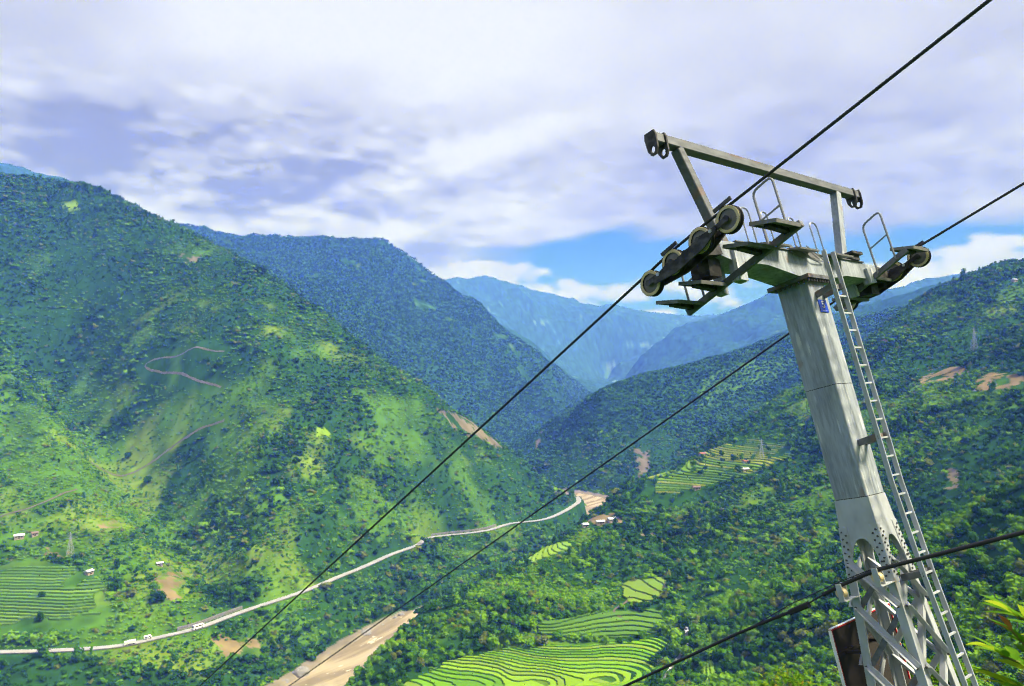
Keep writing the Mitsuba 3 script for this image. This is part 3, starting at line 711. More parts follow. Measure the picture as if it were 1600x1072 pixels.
# the hill behind the bend
x, y, z, o = sow(-300, 1300, 1150, 2300, 7.2, 1330, 2300, 8)
k = (x > -60)
x, y, z, o = x[k], y[k], z[k], o[k]
s = rng.uniform(3.0, 5.6, len(x))
skin = np.minimum(which_skin(x, y, o, -0.15), 1)
for i in range(len(x)):
    plant('forest_003', f'bush_{skin[i]}', x[i], y[i], z[i] + s[i] * 0.35, s[i])
# far ridges
x, y = candidates(-2200, 1500, 1850, 3700, 9.5)
k = (np.hypot(x, y) > 1850) & (openness(x, y) + 0.9 * nz(x, y, 60, 3, 91) < 0.33) & (x < 0.13 * y)
x, y = x[k], y[k]
z = height(x, y)
k = in_view(x, y, z + 9, 0.0)

for xx, yy, zz in zip(x[k], y[k], z[k]):
    g = rng.uniform(4.5, 7.5)
    plant('forest_004', f'shrub_{int(rng.random() < 0.3)}', xx, yy, zz + g * 0.45, g, rng.uniform(0.8, 1.3))
# trees along the banks of the yellow terraces
x, y = candidates(110, 290, 660, 820, 11)
k = inside([RICE['e']], x, y) & (rng.random(len(x)) < 0.55)
for xx, yy in zip(x[k], y[k]):
    g = rng.uniform(1.6, 3.4)
    plant('forest_001', f'mid_{rng.integers(2)}0', xx, yy, float(height(np.array([xx]), np.array([yy]))[0]) + g * 0.8 + 1, g, rng.uniform(0.9, 1.4))
for f, note in FORESTS.items():
    tag(f, note, kind='stuff')
KINDS = ('dark green', 'mid green', 'fresh light green', 'olive green')
for xx, yy, zz, ss, kk in sorted(lone, key=lambda t: t[1]):
    key = numbered('hill_tree')
    scene[key] = {'type': 'instance', 'shapegroup': {'type': 'ref', 'id': f'shape_whole_{kk}'}, 'to_world': place(xx, yy, zz + ss * 0.75, ss, random.uniform(0.85, 1.2))}
    tag(key, f'{KINDS[kk]} broadleaf tree of the dense wood on the near slope', 'tree', f'{KINDS[kk]} trees of the near wood')
print('plants', _count, 'single trees', len(lone))
# ------------------------------------------------------------------ the lift tower, in its own frame: c across the line (away from the eye), d up the line, w along the leaning shaft
TILT, BEAR = 0.2805, -0.6805
TO = np.array([5.059, 12.940, 1.227])
_hd = np.array([math.sin(BEAR), math.cos(BEAR), 0.0])
_z = np.array([0, 0, 1.0])
_c = np.array([math.cos(BEAR), -math.sin(BEAR), 0.0])
_w = math.cos(TILT) * _z + math.sin(TILT) * _hd
_d = -math.cos(TILT) * _hd + math.sin(TILT) * _z
FRAME = np.stack([_c, _d, _w], 1)


def world(P):
    return TO + np.asarray(P, float) @ FRAME.T


def local(P):
    return (np.asarray(P, float) - TO) @ FRAME


def lput(key, mesh, bsdf, smooth=False):
    m = trimesh.Trimesh(world(mesh.vertices), mesh.faces[:, ::-1], process=False)          # c, d, w is a left-handed frame
    scene[key] = mikit.ply(m, bsdf, smooth=smooth)
    return key


def unit(v):
    v = np.asarray(v, float)
    return v / np.linalg.norm(v)


def beam(a, b, wide, high, up=(0, 0, 1), bevel=0.0):
    """a straight bar from a to b with a rectangular section: high along up, wide across"""
    a, b = np.asarray(a, float), np.asarray(b, float)
    t = unit(b - a)
    u = np.asarray(up, float)
    u = unit(u - t * (u @ t))
    s = np.cross(t, u)
    if bevel:
        g = [(-wide / 2 + bevel, -high / 2), (wide / 2 - bevel, -high / 2), (wide / 2, -high / 2 + bevel), (wide / 2, high / 2 - bevel), (wide / 2 - bevel, high / 2), (-wide / 2 + bevel, high / 2),
             (-wide / 2, high / 2 - bevel), (-wide / 2, -high / 2 + bevel)]
    else:
        g = [(-wide / 2, -high / 2), (wide / 2, -high / 2), (wide / 2, high / 2), (-wide / 2, high / 2)]
    return loft([[p + s * x + u * y for x, y in g] for p in (a, b)])


def loft(rings):
    """a closed skin through rings of equally many points"""
    n = len(rings[0])
    V = np.vstack([np.asarray(r, float) for r in rings])
    F = []
    for k in range(len(rings) - 1):
        for i in range(n):
            j = (i + 1) % n
            F += [[k * n + i, k * n + j, (k + 1) * n + j], [k * n + i, (k + 1) * n + j, (k + 1) * n + i]]
    last = (len(rings) - 1) * n
    F += [[0, i + 1, i] for i in range(1, n - 1)] + [[last, last + i, last + i + 1] for i in range(1, n - 1)]
    m = trimesh.Trimesh(V, F, process=False)
    if m.volume < 0:
        m.invert()
    return m


def tube(P, r, sides=8):
    P = np.asarray(P, float)
    t = np.gradient(P, axis=0)
    t /= np.linalg.norm(t, axis=1)[:, None] + 1e-12
    a = np.cross(t[0], [0.31, 0.62, 0.72])
    rings = []
    for p, q in zip(P, t):
        a = unit(a - q * (a @ q))
        b = np.cross(q, a)
        rings.append([p + r * (math.cos(x) * a + math.sin(x) * b) for x in np.arange(sides) * 2 * math.pi / sides])
    return loft(rings)


def bend(P, r, n=5):
    """a polyline with its corners rounded to the radius r"""
    P = [np.asarray(p, float) for p in P]
    out = [P[0]]
    for a, b, c in zip(P[:-2], P[1:-1], P[2:]):
        u, v = unit(a - b), unit(c - b)
        for s in np.linspace(0, 1, n):
            out.append((1 - s) ** 2 * (b + u * r) + 2 * s * (1 - s) * b + s * s * (b + v * r))
    return np.array(out + [P[-1]])


def angle_bar(a, b, leg, thick, n1, n2):
    """an L section from a to b: its corner runs along the line, one flange towards n1 and one towards n2"""
    a, b, n1, n2 = (np.asarray(v, float) for v in (a, b, n1, n2))
    g = [(0, 0), (leg, 0), (leg, thick), (thick, thick), (thick, leg), (0, leg)]
    rings = [[p + n1 * x + n2 * y for x, y in g] for p in (a, b)]
    V = np.vstack(rings)
    F = []
    for i in range(6):
        j = (i + 1) % 6
        F += [[i, j, j + 6], [i, j + 6, i + 6]]
    cap = [[0, 1, 2], [0, 2, 3], [0, 3, 4], [0, 4, 5]]
    F += [c[::-1] for c in cap] + [[x + 6 for x in c] for c in cap]
    m = trimesh.Trimesh(V, F, process=False)
    if m.volume < 0:
        m.invert()
    return m


def disc_along(axis, profile, centre, sections=36):
    """a lathe body: profile of (radius, distance along the axis)"""
    m = trimesh.creation.revolve(np.array(profile, float), sections=sections)
    m.apply_transform(trimesh.geometry.align_vectors((0, 0, 1), axis))
    m.apply_translation(centre)
    return m


def bolt(p, n, r=0.016, h=0.016):
    m = trimesh.creation.cylinder(radius=r, height=h, sections=6)
    m.apply_transform(trimesh.geometry.align_vectors((0, 0, 1), n))
    m.apply_translation(np.asarray(p, float) + np.asarray(n, float) * h * 0.5)
    return m


# metal skins; grain runs along the shaft
def along(p):
    q = mi.Vector3f(p.x - float(TO[0]), p.y - float(TO[1]), p.z - float(TO[2]))
    return [dr_dot(q, v) for v in (_c, _d, _w)]


def dr_dot(q, v):
    return q.x * float(v[0]) + q.y * float(v[1]) + q.z * float(v[2])


def zinc(p, n, uv):
    c, d, w = along(p)
    streak = fbm(c * 16 + 3, d * 16, w * 1.3, 4)
    cloud = fbm(c * 2.5, d * 2.5 + 5, w * 1.6, 4)
    fine = noise(c * 60, d * 60, w * 9)
    base = mix((0.185, 0.212, 0.245), (0.40, 0.442, 0.495), smoothstep(0.25, 0.75, 0.5 * streak + 0.35 * cloud + 0.15 * fine))
    pale = smoothstep(0.66, 0.74, noise(c * 22, d * 22 + 9, w * 2.0)) * smoothstep(0.45, 0.6, cloud)
    rust = smoothstep(0.70, 0.80, noise(c * 9 + 4, d * 9, w * 2.2 + 8)) * smoothstep(0.52, 0.66, fbm(c * 3, d * 3, w * 3, 2))
    return mix(mix(base, (0.54, 0.56, 0.58), pale), (0.24, 0.14, 0.08), rust * 0.5)


def old_zinc(p, n, uv):
    c, d, w = along(p)
    base = mix((0.065, 0.070, 0.080), (0.20, 0.21, 0.23), fbm(c * 5, d * 14, w * 14, 4))
    rust = smoothstep(0.60, 0.74, fbm(c * 2.0, d * 5, w * 5 + 3, 3))
    return mix(base, (0.19, 0.10, 0.055), rust * 0.5)


def new_zinc(p, n, uv):
    c, d, w = along(p)
    base = mix((0.33, 0.35, 0.38), (0.52, 0.545, 0.58), fbm(c * 7, d * 7, w * 3.5, 4))
    return mix(base, (0.30, 0.24, 0.15), smoothstep(0.70, 0.80, fbm(c * 5 + 2, d * 5, w * 2, 3)) * 0.6)


def grease(p, n, uv):
    return mix((0.014, 0.014, 0.015), (0.075, 0.072, 0.070), smoothstep(0.35, 0.75, fbm(p.x * 9, p.y * 9, p.z * 9, 4)))


scene['zinc_shaft'] = {'type': 'twosided', 'bsdf': {'type': 'principled', 'base_color': mikit.proc(zinc), 'metallic': 0.15, 'roughness': 0.50, 'specular': 0.4}}
scene['zinc_old'] = {'type': 'twosided', 'bsdf': {'type': 'principled', 'base_color': mikit.proc(old_zinc), 'metallic': 0.15, 'roughness': 0.55, 'specular': 0.4}}
scene['zinc_new'] = {'type': 'twosided', 'bsdf': {'type': 'principled', 'base_color': mikit.proc(new_zinc), 'metallic': 0.2, 'roughness': 0.42, 'specular': 0.4}}
scene['greasy_steel'] = {'type': 'twosided', 'bsdf': {'type': 'principled', 'base_color': mikit.proc(grease), 'roughness': 0.5, 'specular': 0.4}}
scene['grating'] = {'type': 'twosided', 'bsdf': {'type': 'principled', 'base_color': mikit.proc(lambda p, n, uv: mix((0.10, 0.10, 0.105), (0.24, 0.24, 0.25), fbm(p.x * 12, p.y * 12, p.z * 12, 3))), 'metallic': 0.1, 'roughness': 0.6}}
scene['rail_steel'] = {'type': 'twosided', 'bsdf': {'type': 'principled', 'base_color': rgb(0.20, 0.21, 0.225), 'metallic': 0.3, 'roughness': 0.42}}
scene['liner_yellow'] = {'type': 'twosided', 'bsdf': {'type': 'principled', 'roughness': 0.55, 'base_color': mikit.proc(lambda p, n, uv: mix((0.46, 0.36, 0.16), (0.66, 0.56, 0.34), fbm(p.x * 14, p.y * 14, p.z * 14, 3)))}}
scene['wheel_grey'] = {'type': 'twosided', 'bsdf': {'type': 'principled', 'roughness': 0.5, 'base_color': mikit.proc(lambda p, n, uv: mix((0.09, 0.085, 0.08), (0.23, 0.215, 0.20), fbm(p.x * 10, p.y * 10, p.z * 10, 3)))}}
scene['rubber_black'] = {'type': 'twosided', 'bsdf': {'type': 'principled', 'roughness': 0.6, 'base_color': rgb(0.014, 0.014, 0.015)}}
scene['bolt_dark'] = {'type': 'twosided', 'bsdf': {'type': 'principled', 'roughness': 0.5, 'metallic': 0.3, 'base_color': rgb(0.06, 0.06, 0.06)}}
scene['rope_steel'] = {'type': 'twosided', 'bsdf': {'type': 'principled', 'roughness': 0.45, 'base_color': mikit.proc(lambda p, n, uv: mix((0.008, 0.008, 0.009), (0.026, 0.025, 0.025), noise((p.x + p.y) * 45, p.z * 45)))}}

TW = 'cable_car_tower'
tag(TW, 'leaning grey steel cable car tower with crossarm, sheaves and ladder', 'tower')


def part(name, mesh, bsdf, smooth=False, label=None):
    key = numbered(f'{TW}__{name}')
    lput(key, mesh, bsdf, smooth)
    if label:
        labels[key] = {'label': label}
    return key


# shaft: two welded lengths with a fine joint between, and the flared foot with its arches
def shaft_ring(s, w, b=0.035):
    return [(x, y, w) for x, y in ((-s + b, -s), (s - b, -s), (s, -s + b), (s, s - b), (s - b, s), (-s + b, s), (-s, s - b), (-s, -s + b))]


def shaft_ring2(s, w, b=0.035):
    """the corners rounded with three facets each"""
    out = []
    for (sx, sy), a0 in (((1, -1), -90), ((1, 1), 0), ((-1, 1), 90), ((-1, -1), 180)):
        for t in (0, 30, 60, 90):
            a = math.radians(a0 + t)
            out.append((sx * (s - b) + b * math.cos(a), sy * (s - b) + b * math.sin(a), w))
    return out


H1, H2, H3, H4 = -1.828, -3.665, -4.17, -4.78


def spread(w):
    return 0.288 if w > H2 else 0.288 + 0.0655 * (H2 - w)


part('shaft', loft([shaft_ring2(0.288, 0.0), shaft_ring2(0.288, H1 + 0.006)]), 'zinc_shaft', 30, 'upper length of the square grey shaft, streaked with weather')
part('shaft', loft([shaft_ring2(0.288, H1 - 0.006), shaft_ring2(0.288, H2 + 0.006)]), 'zinc_shaft', 30)
part('joint_core', loft([shaft_ring(0.281, H1 - 0.02), shaft_ring(0.281, H1 + 0.02)]), 'bolt_dark')
part('joint_core', loft([shaft_ring(0.281, H2 - 0.02), shaft_ring(0.281, H2 + 0.02)]), 'bolt_dark')


def face_point(face, t, w, depth):
    """a point on one side of the foot: t across, depth inwards"""
    s = spread(w) - depth
    return {'left': (-s, t, w), 'right': (s, -t, w), 'up': (t, s, w), 'down': (-t, -s, w)}[face]


arch = [(-0.275, H4 - 0.02)] + [(x, H4 + 0.50 * (1 - (abs(x) / 0.25) ** 2.4) - 0.03) for x in np.linspace(-0.235, 0.235, 15)] + [(0.275, H4 - 0.02)]
arch = Polygon([(-0.275, H4 - 0.2)] + arch[1:-1] + [(0.275, H4 - 0.2)]).buffer(0.012)
for face in ('left', 'up', 'right', 'down'):
    g = Polygon([(-spread(H2), H2 - 0.006), (spread(H2), H2 - 0.006), (spread(H4), H4), (-spread(H4), H4)]).difference(arch)
    m = cat(*[trimesh.creation.extrude_polygon(q, 0.014, engine='earcut') for q in getattr(g, 'geoms', [g])])
    m.vertices = np.array([face_point(face, x, y, z) for x, y, z in m.vertices])
    m.fix_normals()
    part('flared_foot', m, 'zinc_new')
FACES = {'left': ((-1, 0, 0), (0, 1, 0)), 'up': ((0, 1, 0), (1, 0, 0)), 'right': ((1, 0, 0), (0, -1, 0)), 'down': ((0, -1, 0), (-1, 0, 0))}
for face, (n, t) in FACES.items():
    for s in (-1, 1):
        w0, w1 = -4.10, -4.98
        rings = []
        for w in (w0, w1):
            e = spread(w)
            a, b = s * (e + 0.004), s * (e - 0.135)
            rings.append([face_point(face, a, w, -0.012), face_point(face, b, w, -0.012), face_point(face, b, w, 0.006), face_point(face, a, w, 0.006)])
        key = part('splice_plate', loft(rings), 'zinc_new')
        if face in ('left', 'up'):
            for k in range(7):
                for u in (0.038, 0.098):
                    w = w0 - 0.075 - k * 0.108 - (0.054 if u > 0.05 else 0)
                    p = face_point(face, s * (spread(w) - u), w, -0.012)
                    lput(numbered(key + '__bolt'), bolt(p, n), 'bolt_dark')

# lattice legs and their crossed braces down to the ground
LEVELS = [-4.66, -5.33, -6.20, -7.10, -8.03, -9.00, -10.00, -11.05, -12.15]
BASE = -12.6
for sc in (-1, 1):
    for sd in (-1, 1):
        a, b = spread(H3 - 0.05), spread(BASE)
        part('leg', angle_bar((sc * a, sd * a, H3 - 0.05), (sc * b, sd * b, BASE), 0.135, 0.018, (-sc, 0, 0), (0, -sd, 0)), 'zinc_new')
for face, (n, t) in FACES.items():
    n_, t_ = np.array(n, float), np.array(t, float)
    for k in range(len(LEVELS) - 1):
        for s in (-1, 1):
            e0, e1 = spread(LEVELS[k]) - 0.06, spread(LEVELS[k + 1]) - 0.06
            off = 0.022 if s > 0 else -0.012
            a, b = face_point(face, -s * e0, LEVELS[k], -off), face_point(face, s * e1, LEVELS[k + 1], -off)
            m = angle_bar(a, b, 0.085, 0.010, np.cross(unit(np.array(b) - np.array(a)), n_), -n_ if s < 0 else n_)
            key = part('brace', m, 'zinc_new' if (s > 0 or face != 'left') else 'zinc_old')
            if face in ('left', 'up') and k < 4:
                for q in (a, b):
                    lput(numbered(key + '__bolt'), bolt(np.array(q) + n_ * (0.012 if s > 0 else 0.03), n_, 0.018), 'bolt_dark')
foot = TO + FRAME @ np.array([0, 0, BASE])
m = trimesh.creation.box((2.6, 2.6, 3.0))
m.apply_translation(foot + [0, 0, -1.35])
scene[f'{TW}__concrete_base'] = mikit.ply(m, 'wall_stone')

# head flange and crossarm girder
part('head_flange', beam((-0.40, 0, 0.018), (0.40, 0, 0.018), 0.80, 0.034), 'zinc_old')
flange = part('girder_flange', beam((-0.40, 0, 0.054), (0.40, 0, 0.054), 0.80, 0.034), 'zinc_old')
for k in range(9):
    c = -0.36 + 0.09 * k
    lput(numbered(flange + '__bolt'), bolt((c, 0.36, -0.002), (0, 0, -1), 0.02, 0.05), 'bolt_dark')
    if 0 < k < 8:
        lput(numbered(flange + '__bolt'), bolt((-0.36, c, -0.002), (0, 0, -1), 0.02, 0.05), 'bolt_dark')
g = Polygon([(-2.62, 0.27), (-2.30, 0.20), (-1.30, 0.20), (-0.42, 0.072), (0.42, 0.072), (1.30, 0.20), (2.30, 0.20), (2.62, 0.27), (2.62, 0.50), (1.9, 0.52), (-1.9, 0.52), (-2.62, 0.50)])
m = trimesh.creation.extrude_polygon(g, 0.50, engine='earcut')
m.vertices = np.stack([m.vertices[:, 0], 0.25 - m.vertices[:, 2], m.vertices[:, 1]], 1)
m.fix_normals()
part('crossarm', m, 'zinc_shaft')
part('crossarm_flange', beam((-2.1, 0, 0.531), (2.1, 0, 0.531), 0.56, 0.018), 'zinc_old')

# lifting gantry above the crossarm
GW, GB = 2.245, 0.083
part('gantry_beam', beam((-3.22, 0, GW), (3.30, 0, GW), 2 * GB, 2 * GB, bevel=0.012), 'zinc_old', label='long square beam of the lifting gantry, grey with rust stains')
for sgn, (c0, c1) in ((-1, (-2.63, -2.02)), (1, (2.42, 1.80))):
    part('gantry_post', beam((c0, 0, GW - GB), (c1, 0, 0.53), 0.16, 0.16, up=(1, 0, 0), bevel=0.012), 'zinc_shaft' if sgn > 0 else 'zinc_old')
for c in (-3.24, -2.99, 3.08, 3.32):
    hexa = Polygon([(-0.095, 0.10), (0.095, 0.10), (0.115, 0.02), (0.10, -0.20), (0.05, -0.29), (-0.05, -0.29), (-0.10, -0.20), (-0.115, 0.02)]).difference(translate(Polygon([(0.045 * math.cos(a), 0.06 * math.sin(a)) for a in np.linspace(0, 6.28, 13)[:-1]]), 0, -0.20))
    m = trimesh.creation.extrude_polygon(hexa, 0.035, engine='earcut')
    m.vertices = np.stack([c - 0.0175 + m.vertices[:, 2], m.vertices[:, 0], GW + m.vertices[:, 1]], 1)
    m.fix_normals()
    part('lifting_lug', m, 'greasy_steel')

# sheave batteries: four lined wheels on each side, rocker arms, carrier beam
WHEELS = [(0.880, 0.487), (0.350, 0.385), (-0.205, 0.262), (-0.700, 0.112)]


def battery(side):
    """side -1 = near rope, +1 = far rope"""
    C0 = 3.12 * side
    for d, w in WHEELS:
        key = numbered(f'{TW}__sheave_wheel')
        ax = np.array([side, 0, 0], float)
        ctr = (C0, d, w)
        rim = disc_along(ax, [(0.150, -0.045), (0.206, -0.050), (0.206, -0.028), (0.168, -0.012), (0.168, 0.012), (0.206, 0.028), (0.206, 0.042), (0.150, 0.045)], ctr)
        lput(key + '__rim', rim, 'rubber_black', 35)
        for s in (-1, 1):
            a = 0.043 if s > 0 else 0.0505
            lput(numbered(key + '__liner'), disc_along(ax, [(0.152, s * (a + 0.001)), (0.152, s * (a + 0.008)), (0.192, s * (a + 0.008)), (0.198, s * (a + 0.001))][::s], ctr), 'liner_yellow', 35)
        lput(key + '__disc', disc_along(ax, [(0.0, -0.030), (0.151, -0.024), (0.151, 0.024), (0.0, 0.030)], ctr), 'wheel_grey', 35)
        lput(key + '__hub', disc_along(ax, [(0.0, -0.085), (0.045, -0.085), (0.055, -0.03), (0.055, 0.03), (0.045, 0.085), (0.0, 0.085)], ctr, 18), 'wheel_grey', 35)
    for k in (0, 2):
        (d0, w0), (d1, w1) = WHEELS[k], WHEELS[k + 1]
        for s in (-1, 1):
            c = C0 + s * 0.088
            mid = ((d0 + d1) / 2, (w0 + w1) / 2 - 0.03)
            m = cat(beam((c, d0, w0), (c, mid[0], mid[1]), 0.018, 0.075), beam((c, mid[0], mid[1]), (c, d1, w1), 0.018, 0.085), disc_along((1, 0, 0), [(0, -0.011), (0.05, -0.011), (0.05, 0.011), (0, 0.011)], (c, d0, w0), 16),
                    disc_along((1, 0, 0), [(0, -0.011), (0.05, -0.011), (0.05, 0.011), (0, 0.011)], (c, d1, w1), 16))
            part('rocker_arm', m, 'greasy_steel')
            lput(numbered(f'{TW}__pivot_pin'), disc_along((1, 0, 0), [(0, -0.03), (0.028, -0.03), (0.028, 0.03), (0, 0.03)], (c + s * 0.03, mid[0], mid[1]), 12), 'zinc_new', 30)
    # carrier beam between the rocker pivots, two cheeks
    for s in (-1, 1):
        c = C0 + s * 0.118
        g = Polygon([(0.70, 0.475), (0.70, 0.385), (0.42, 0.235), (-0.10, 0.085), (-0.56, 0.055), (-0.56, 0.165), (-0.20, 0.235), (0.30, 0.385)])
        m = trimesh.creation.extrude_polygon(g, 0.03, engine='earcut')
        m.vertices = np.stack([c - 0.015 + m.vertices[:, 2], m.vertices[:, 0], m.vertices[:, 1] - 0.02], 1)
        m.fix_normals()
        part('carrier_beam', m, 'greasy_steel')
    # rope catchers above the first and third wheels
    for d, w in ((0.90, 0.735), (-0.16, 0.500)):
        part('rope_catcher', beam((C0 + side * 0.055, d - 0.20, w - 0.055), (C0 + side * 0.055, d + 0.12, w + 0.02), 0.025, 0.055), 'greasy_steel')
    # cheeks and axle that hang the battery on the arm end
    part('battery_bracket', cat(beam((side * 2.58, 0.12, 0.36), (side * 3.02, 0.12, 0.30), 0.34, 0.22), beam((side * 2.60, -0.02, 0.42), (side * 2.60, -0.06, -0.02), 0.30, 0.34, up=(0, 1, 0)),
                                beam((side * 2.9, 0.12, 0.30), (side * 3.26, 0.12, 0.27), 0.10, 0.10)), 'greasy_steel')


battery(-1)
battery(1)


# maintenance walkways beside the sheaves: a slanting bar, level grating plates, hand rails
def level(c, d, w, cw, dw, t, at=(0, 0, 0)):
    """a plate that lies level in the world: its centre, its sizes across and along the line"""
    p = world((c, d, w))
    ax = [_c, -_hd, _z]
    m = trimesh.creation.box((cw, dw, t))
    M = np.eye(4)
    M[:3, :3] = np.stack(ax, 1)
    M[:3, 3] = p + at[0] * _c - at[1] * _hd + at[2] * _z
    m.apply_transform(M)
    m.vertices = local(m.vertices)
    return m


def walkway(side, bar, plates, rails):
    c = 2.28 * side
    (d0, w0), (d1, w1) = bar
    sl = (w1 - w0) / (d1 - d0)
    part('walkway_bar', beam((c, d0, w0), (c, d1, w1), 0.075, 0.10), 'zinc_old')
    for d, lift in plates:
        w = w0 + sl * (d - d0) + lift
        key = part('step_plate', level(c + side * 0.33, d + 0.02, w + 0.085, 0.63, 0.375, 0.022), 'grating')
        here = (c + side * 0.33, d + 0.02, w + 0.085)
        lput(numbered(key + '__frame'), cat(*[level(*here, 0.68, 0.025, 0.055, (0, s * 0.20, -0.006)) for s in (-1, 1)], *[level(*here, 0.025, 0.375, 0.055, (s * 0.3275, 0, -0.006)) for s in (-1, 1)]), 'grating')
        lput(numbered(key + '__bracket'), beam((c + side * 0.05, d, w + 0.02), (c + side * 0.55, d, w + 0.055), 0.09, 0.06), 'greasy_steel')
    for da, db, top, foot_w in rails:
        wa, wb = w0 + sl * (da - d0), w0 + sl * (db - d0)
        loop = bend([(c - side * 0.05, da, wa + foot_w), (c - side * 0.05, da - 0.03, wa + top), (c - side * 0.05, db - 0.03, wb + top), (c - side * 0.05, db, wb + foot_w)], 0.10)
        mid = 0.5 * top
        key = part('hand_rail', tube(loop, 0.019), 'rail_steel', 40)
        lput(numbered(key + '__mid_rail'), tube([(c - side * 0.05, da - 0.015, wa + mid), (c - side * 0.05, db - 0.015, wb + mid)], 0.015), 'rail_steel', 40)
    for d in (0.24, -0.12):
        w = w0 + sl * (d - d0)
        part('walkway_hanger', beam((side * 2.16, d, 0.40), (side * 2.20, d, w - 0.10), 0.22 if d > 0 else 0.12, 0.15, up=(0, 1, 0)), 'zinc_shaft')


walkway(-1, ((-0.78, -0.32), (1.46, 0.28)), ((1.24, 0.0), (0.74, 0.0), (-0.16, 0.0), (-0.66, 0.0)), ((0.86, 1.22, 0.95, -0.02), (-0.74, -0.44, 0.95, -0.02)))
walkway(1, ((-0.60, -0.12), (1.02, 0.50)), ((0.92, 0.02), (0.12, 0.02), (-0.42, 0.0)), ((0.42, 0.80, 0.98, -0.02),))
for c, d in ((0.95, 0.36), (-1.15, 0.36), (-0.25, 0.36)):
    part('arm_step', level(c, d, 0.52, 0.62, 0.26, 0.03), 'grating')
part('rope_box', cat(beam((1.55, 0.20, 0.66), (1.95, 0.20, 0.66), 0.34, 0.05), beam((1.60, 0.20, 0.60), (1.90, 0.20, 0.60), 0.22, 0.12)), 'greasy_steel')
for c, wide in ((-1.60, 0.24), (-1.00, 0.19), (-0.14, 0.17), (0.57, 0.25)):
    part('guard_hoop', tube(bend([(c, 0.20, 0.53), (c - 0.02, 0.20, 1.21), (c - 0.02 + wide, 0.20, 1.21), (c + wide, 0.20, 0.53)], wide * 0.48, 7), 0.013, 6), 'rail_steel', 40)
part('grab_frame', tube(bend([(-0.37, 0.30, 0.63), (0.13, 0.31, 0.385), (0.52, 0.31, 0.395), (0.02, 0.30, 0.645)], 0.04), 0.011, 6), 'rail_steel', 40)
for c0 in (-0.52, -0.02):
    part('arm_gusset', beam((c0, 0.27, 0.55), (c0 + 0.42, 0.27, 0.47), 0.02, 0.13), 'grating')

# ladder up the hill side of the shaft
LAD = [(0.40, 0.655), (-3.5, 0.66), (-4.94, 0.73), (-6.40, 0.845), (-9.0, 1.05), (-12.4, 1.34)]


def lad(w):
    return float(np.interp(-w, [-a for a, _ in LAD], [b for _, b in LAD]))


for c in (-0.165, 0.145):
    rings = [[(c - 0.011, lad(w) - 0.038, w), (c + 0.011, lad(w) - 0.038, w), (c + 0.011, lad(w) + 0.038, w), (c - 0.011, lad(w) + 0.038, w)] for w, _ in LAD]
    part('ladder_rail', loft(rings), 'zinc_new')
for k in range(40):
    w = -0.416 - 0.3 * k
    part('ladder_rung', beam((-0.156, lad(w), w), (0.138 if k else 0.175, lad(w), w), 0.032, 0.026, up=(0, 0, 1)), 'zinc_new')
for w in (-0.24, -2.80, -4.93, -8.0):
    s0 = spread(w)
    key = part('ladder_bracket', cat(beam((-0.10, s0 - 0.01, w - 0.03), (-0.152, lad(w) + 0.0, w + 0.02), 0.05, 0.10), beam((0.15, s0 - 0.01, w - 0.03), (0.135, lad(w) + 0.0, w + 0.02), 0.05, 0.10),
                                     beam((-0.15, lad(w) - 0.05, w + 0.02), (0.15, lad(w) - 0.05, w + 0.02), 0.012, 0.09)), 'zinc_old')

# rollers that guide the telephone cable past the legs
for d, w in ((0.30, -4.755), (-0.34, -4.955)):
    c = -0.72
    key = part('cable_roller', disc_along((1, 0, 0), [(0.0, -0.05), (0.075, -0.05), (0.05, 0.0), (0.075, 0.05), (0.0, 0.05)], (c, d, w - 0.09), 20), 'liner_yellow', 35)
    lput(key + '__bracket', cat(beam((c - 0.075, d + 0.02, w - 0.20), (c - 0.075, d + 0.02, w + 0.06), 0.09, 0.014, up=(1, 0, 0)), beam((c + 0.075, d + 0.02, w - 0.20), (c + 0.075, d + 0.02, w + 0.06), 0.09, 0.014, up=(1, 0, 0)),
                                beam((c - 0.08, d + 0.02, w - 0.205), (-spread(w) + 0.05, d + 0.02, w - 0.205), 0.12, 0.014)), 'zinc_new')


# ------------------------------------------------------------------ ropes and cables
def rope_path(side):
    up, dn = math.tan(0.4766), math.tan(0.5568)
    P = [(3.12 * side, d, 0.498 + 0.175 * d / 0.88) for d in (0.88,)]
    tops = []
    for d, w in WHEELS:
        tops.append(world((3.12 * side, d, w + 0.187)))
    first, last = tops[0], tops[-1]
    hill = [first - _hd * s + _z * s * up for s in (60, 30, 12, 4, 1)]
    dale = []
    for s in (1, 4, 10, 20, 30, 45, 65, 90, 120, 160, 200, 250, 300, 350):
        sag = 0.00062 * max(s - 32, 0) ** 2
        dale.append(last + _hd * s - _z * (s * dn - sag))
    return np.array(hill + tops + dale)


for side, note in ((-1, 'thick dark haul rope crossing the picture over the near sheaves'), (1, 'thick dark haul rope running over the far sheaves and behind the shaft')):
    key = numbered('haul_rope')
    scene[key] = mikit.ply(tube(rope_path(side), 0.023, 8), 'rope_steel', smooth=40)
    tag(key, note, 'cable')
P = [world((-0.72, 0.30, -4.735)) - _hd * s + _z * s * t for s, t in ((40, 0.50), (20, 0.492), (8, 0.485), (2, 0.48))] + [world((-0.72, 0.30, -4.735)), world((-0.72, -0.34, -4.935)), world((-0.72, -0.66, -5.06))]
key = 'telephone_cable'
scene[key + '__bundle'] = mikit.ply(tube(P, 0.030, 8), 'rubber_black', smooth=40)
Q = [world(p) for p in ((-0.72, -0.66, -5.06), (-0.72, -1.04, -5.215), (-0.72, -1.45, -5.34), (-0.72, -2.5, -5.66), (-0.72, -5.58, -6.69), (-0.72, -9.0, -7.86), (-0.72, -20, -11.9), (-0.72, -60, -26.0))]
scene[key + '__bundle_001'] = mikit.ply(tube(np.array(Q[:2]), 0.013, 6), 'rubber_black', smooth=40)
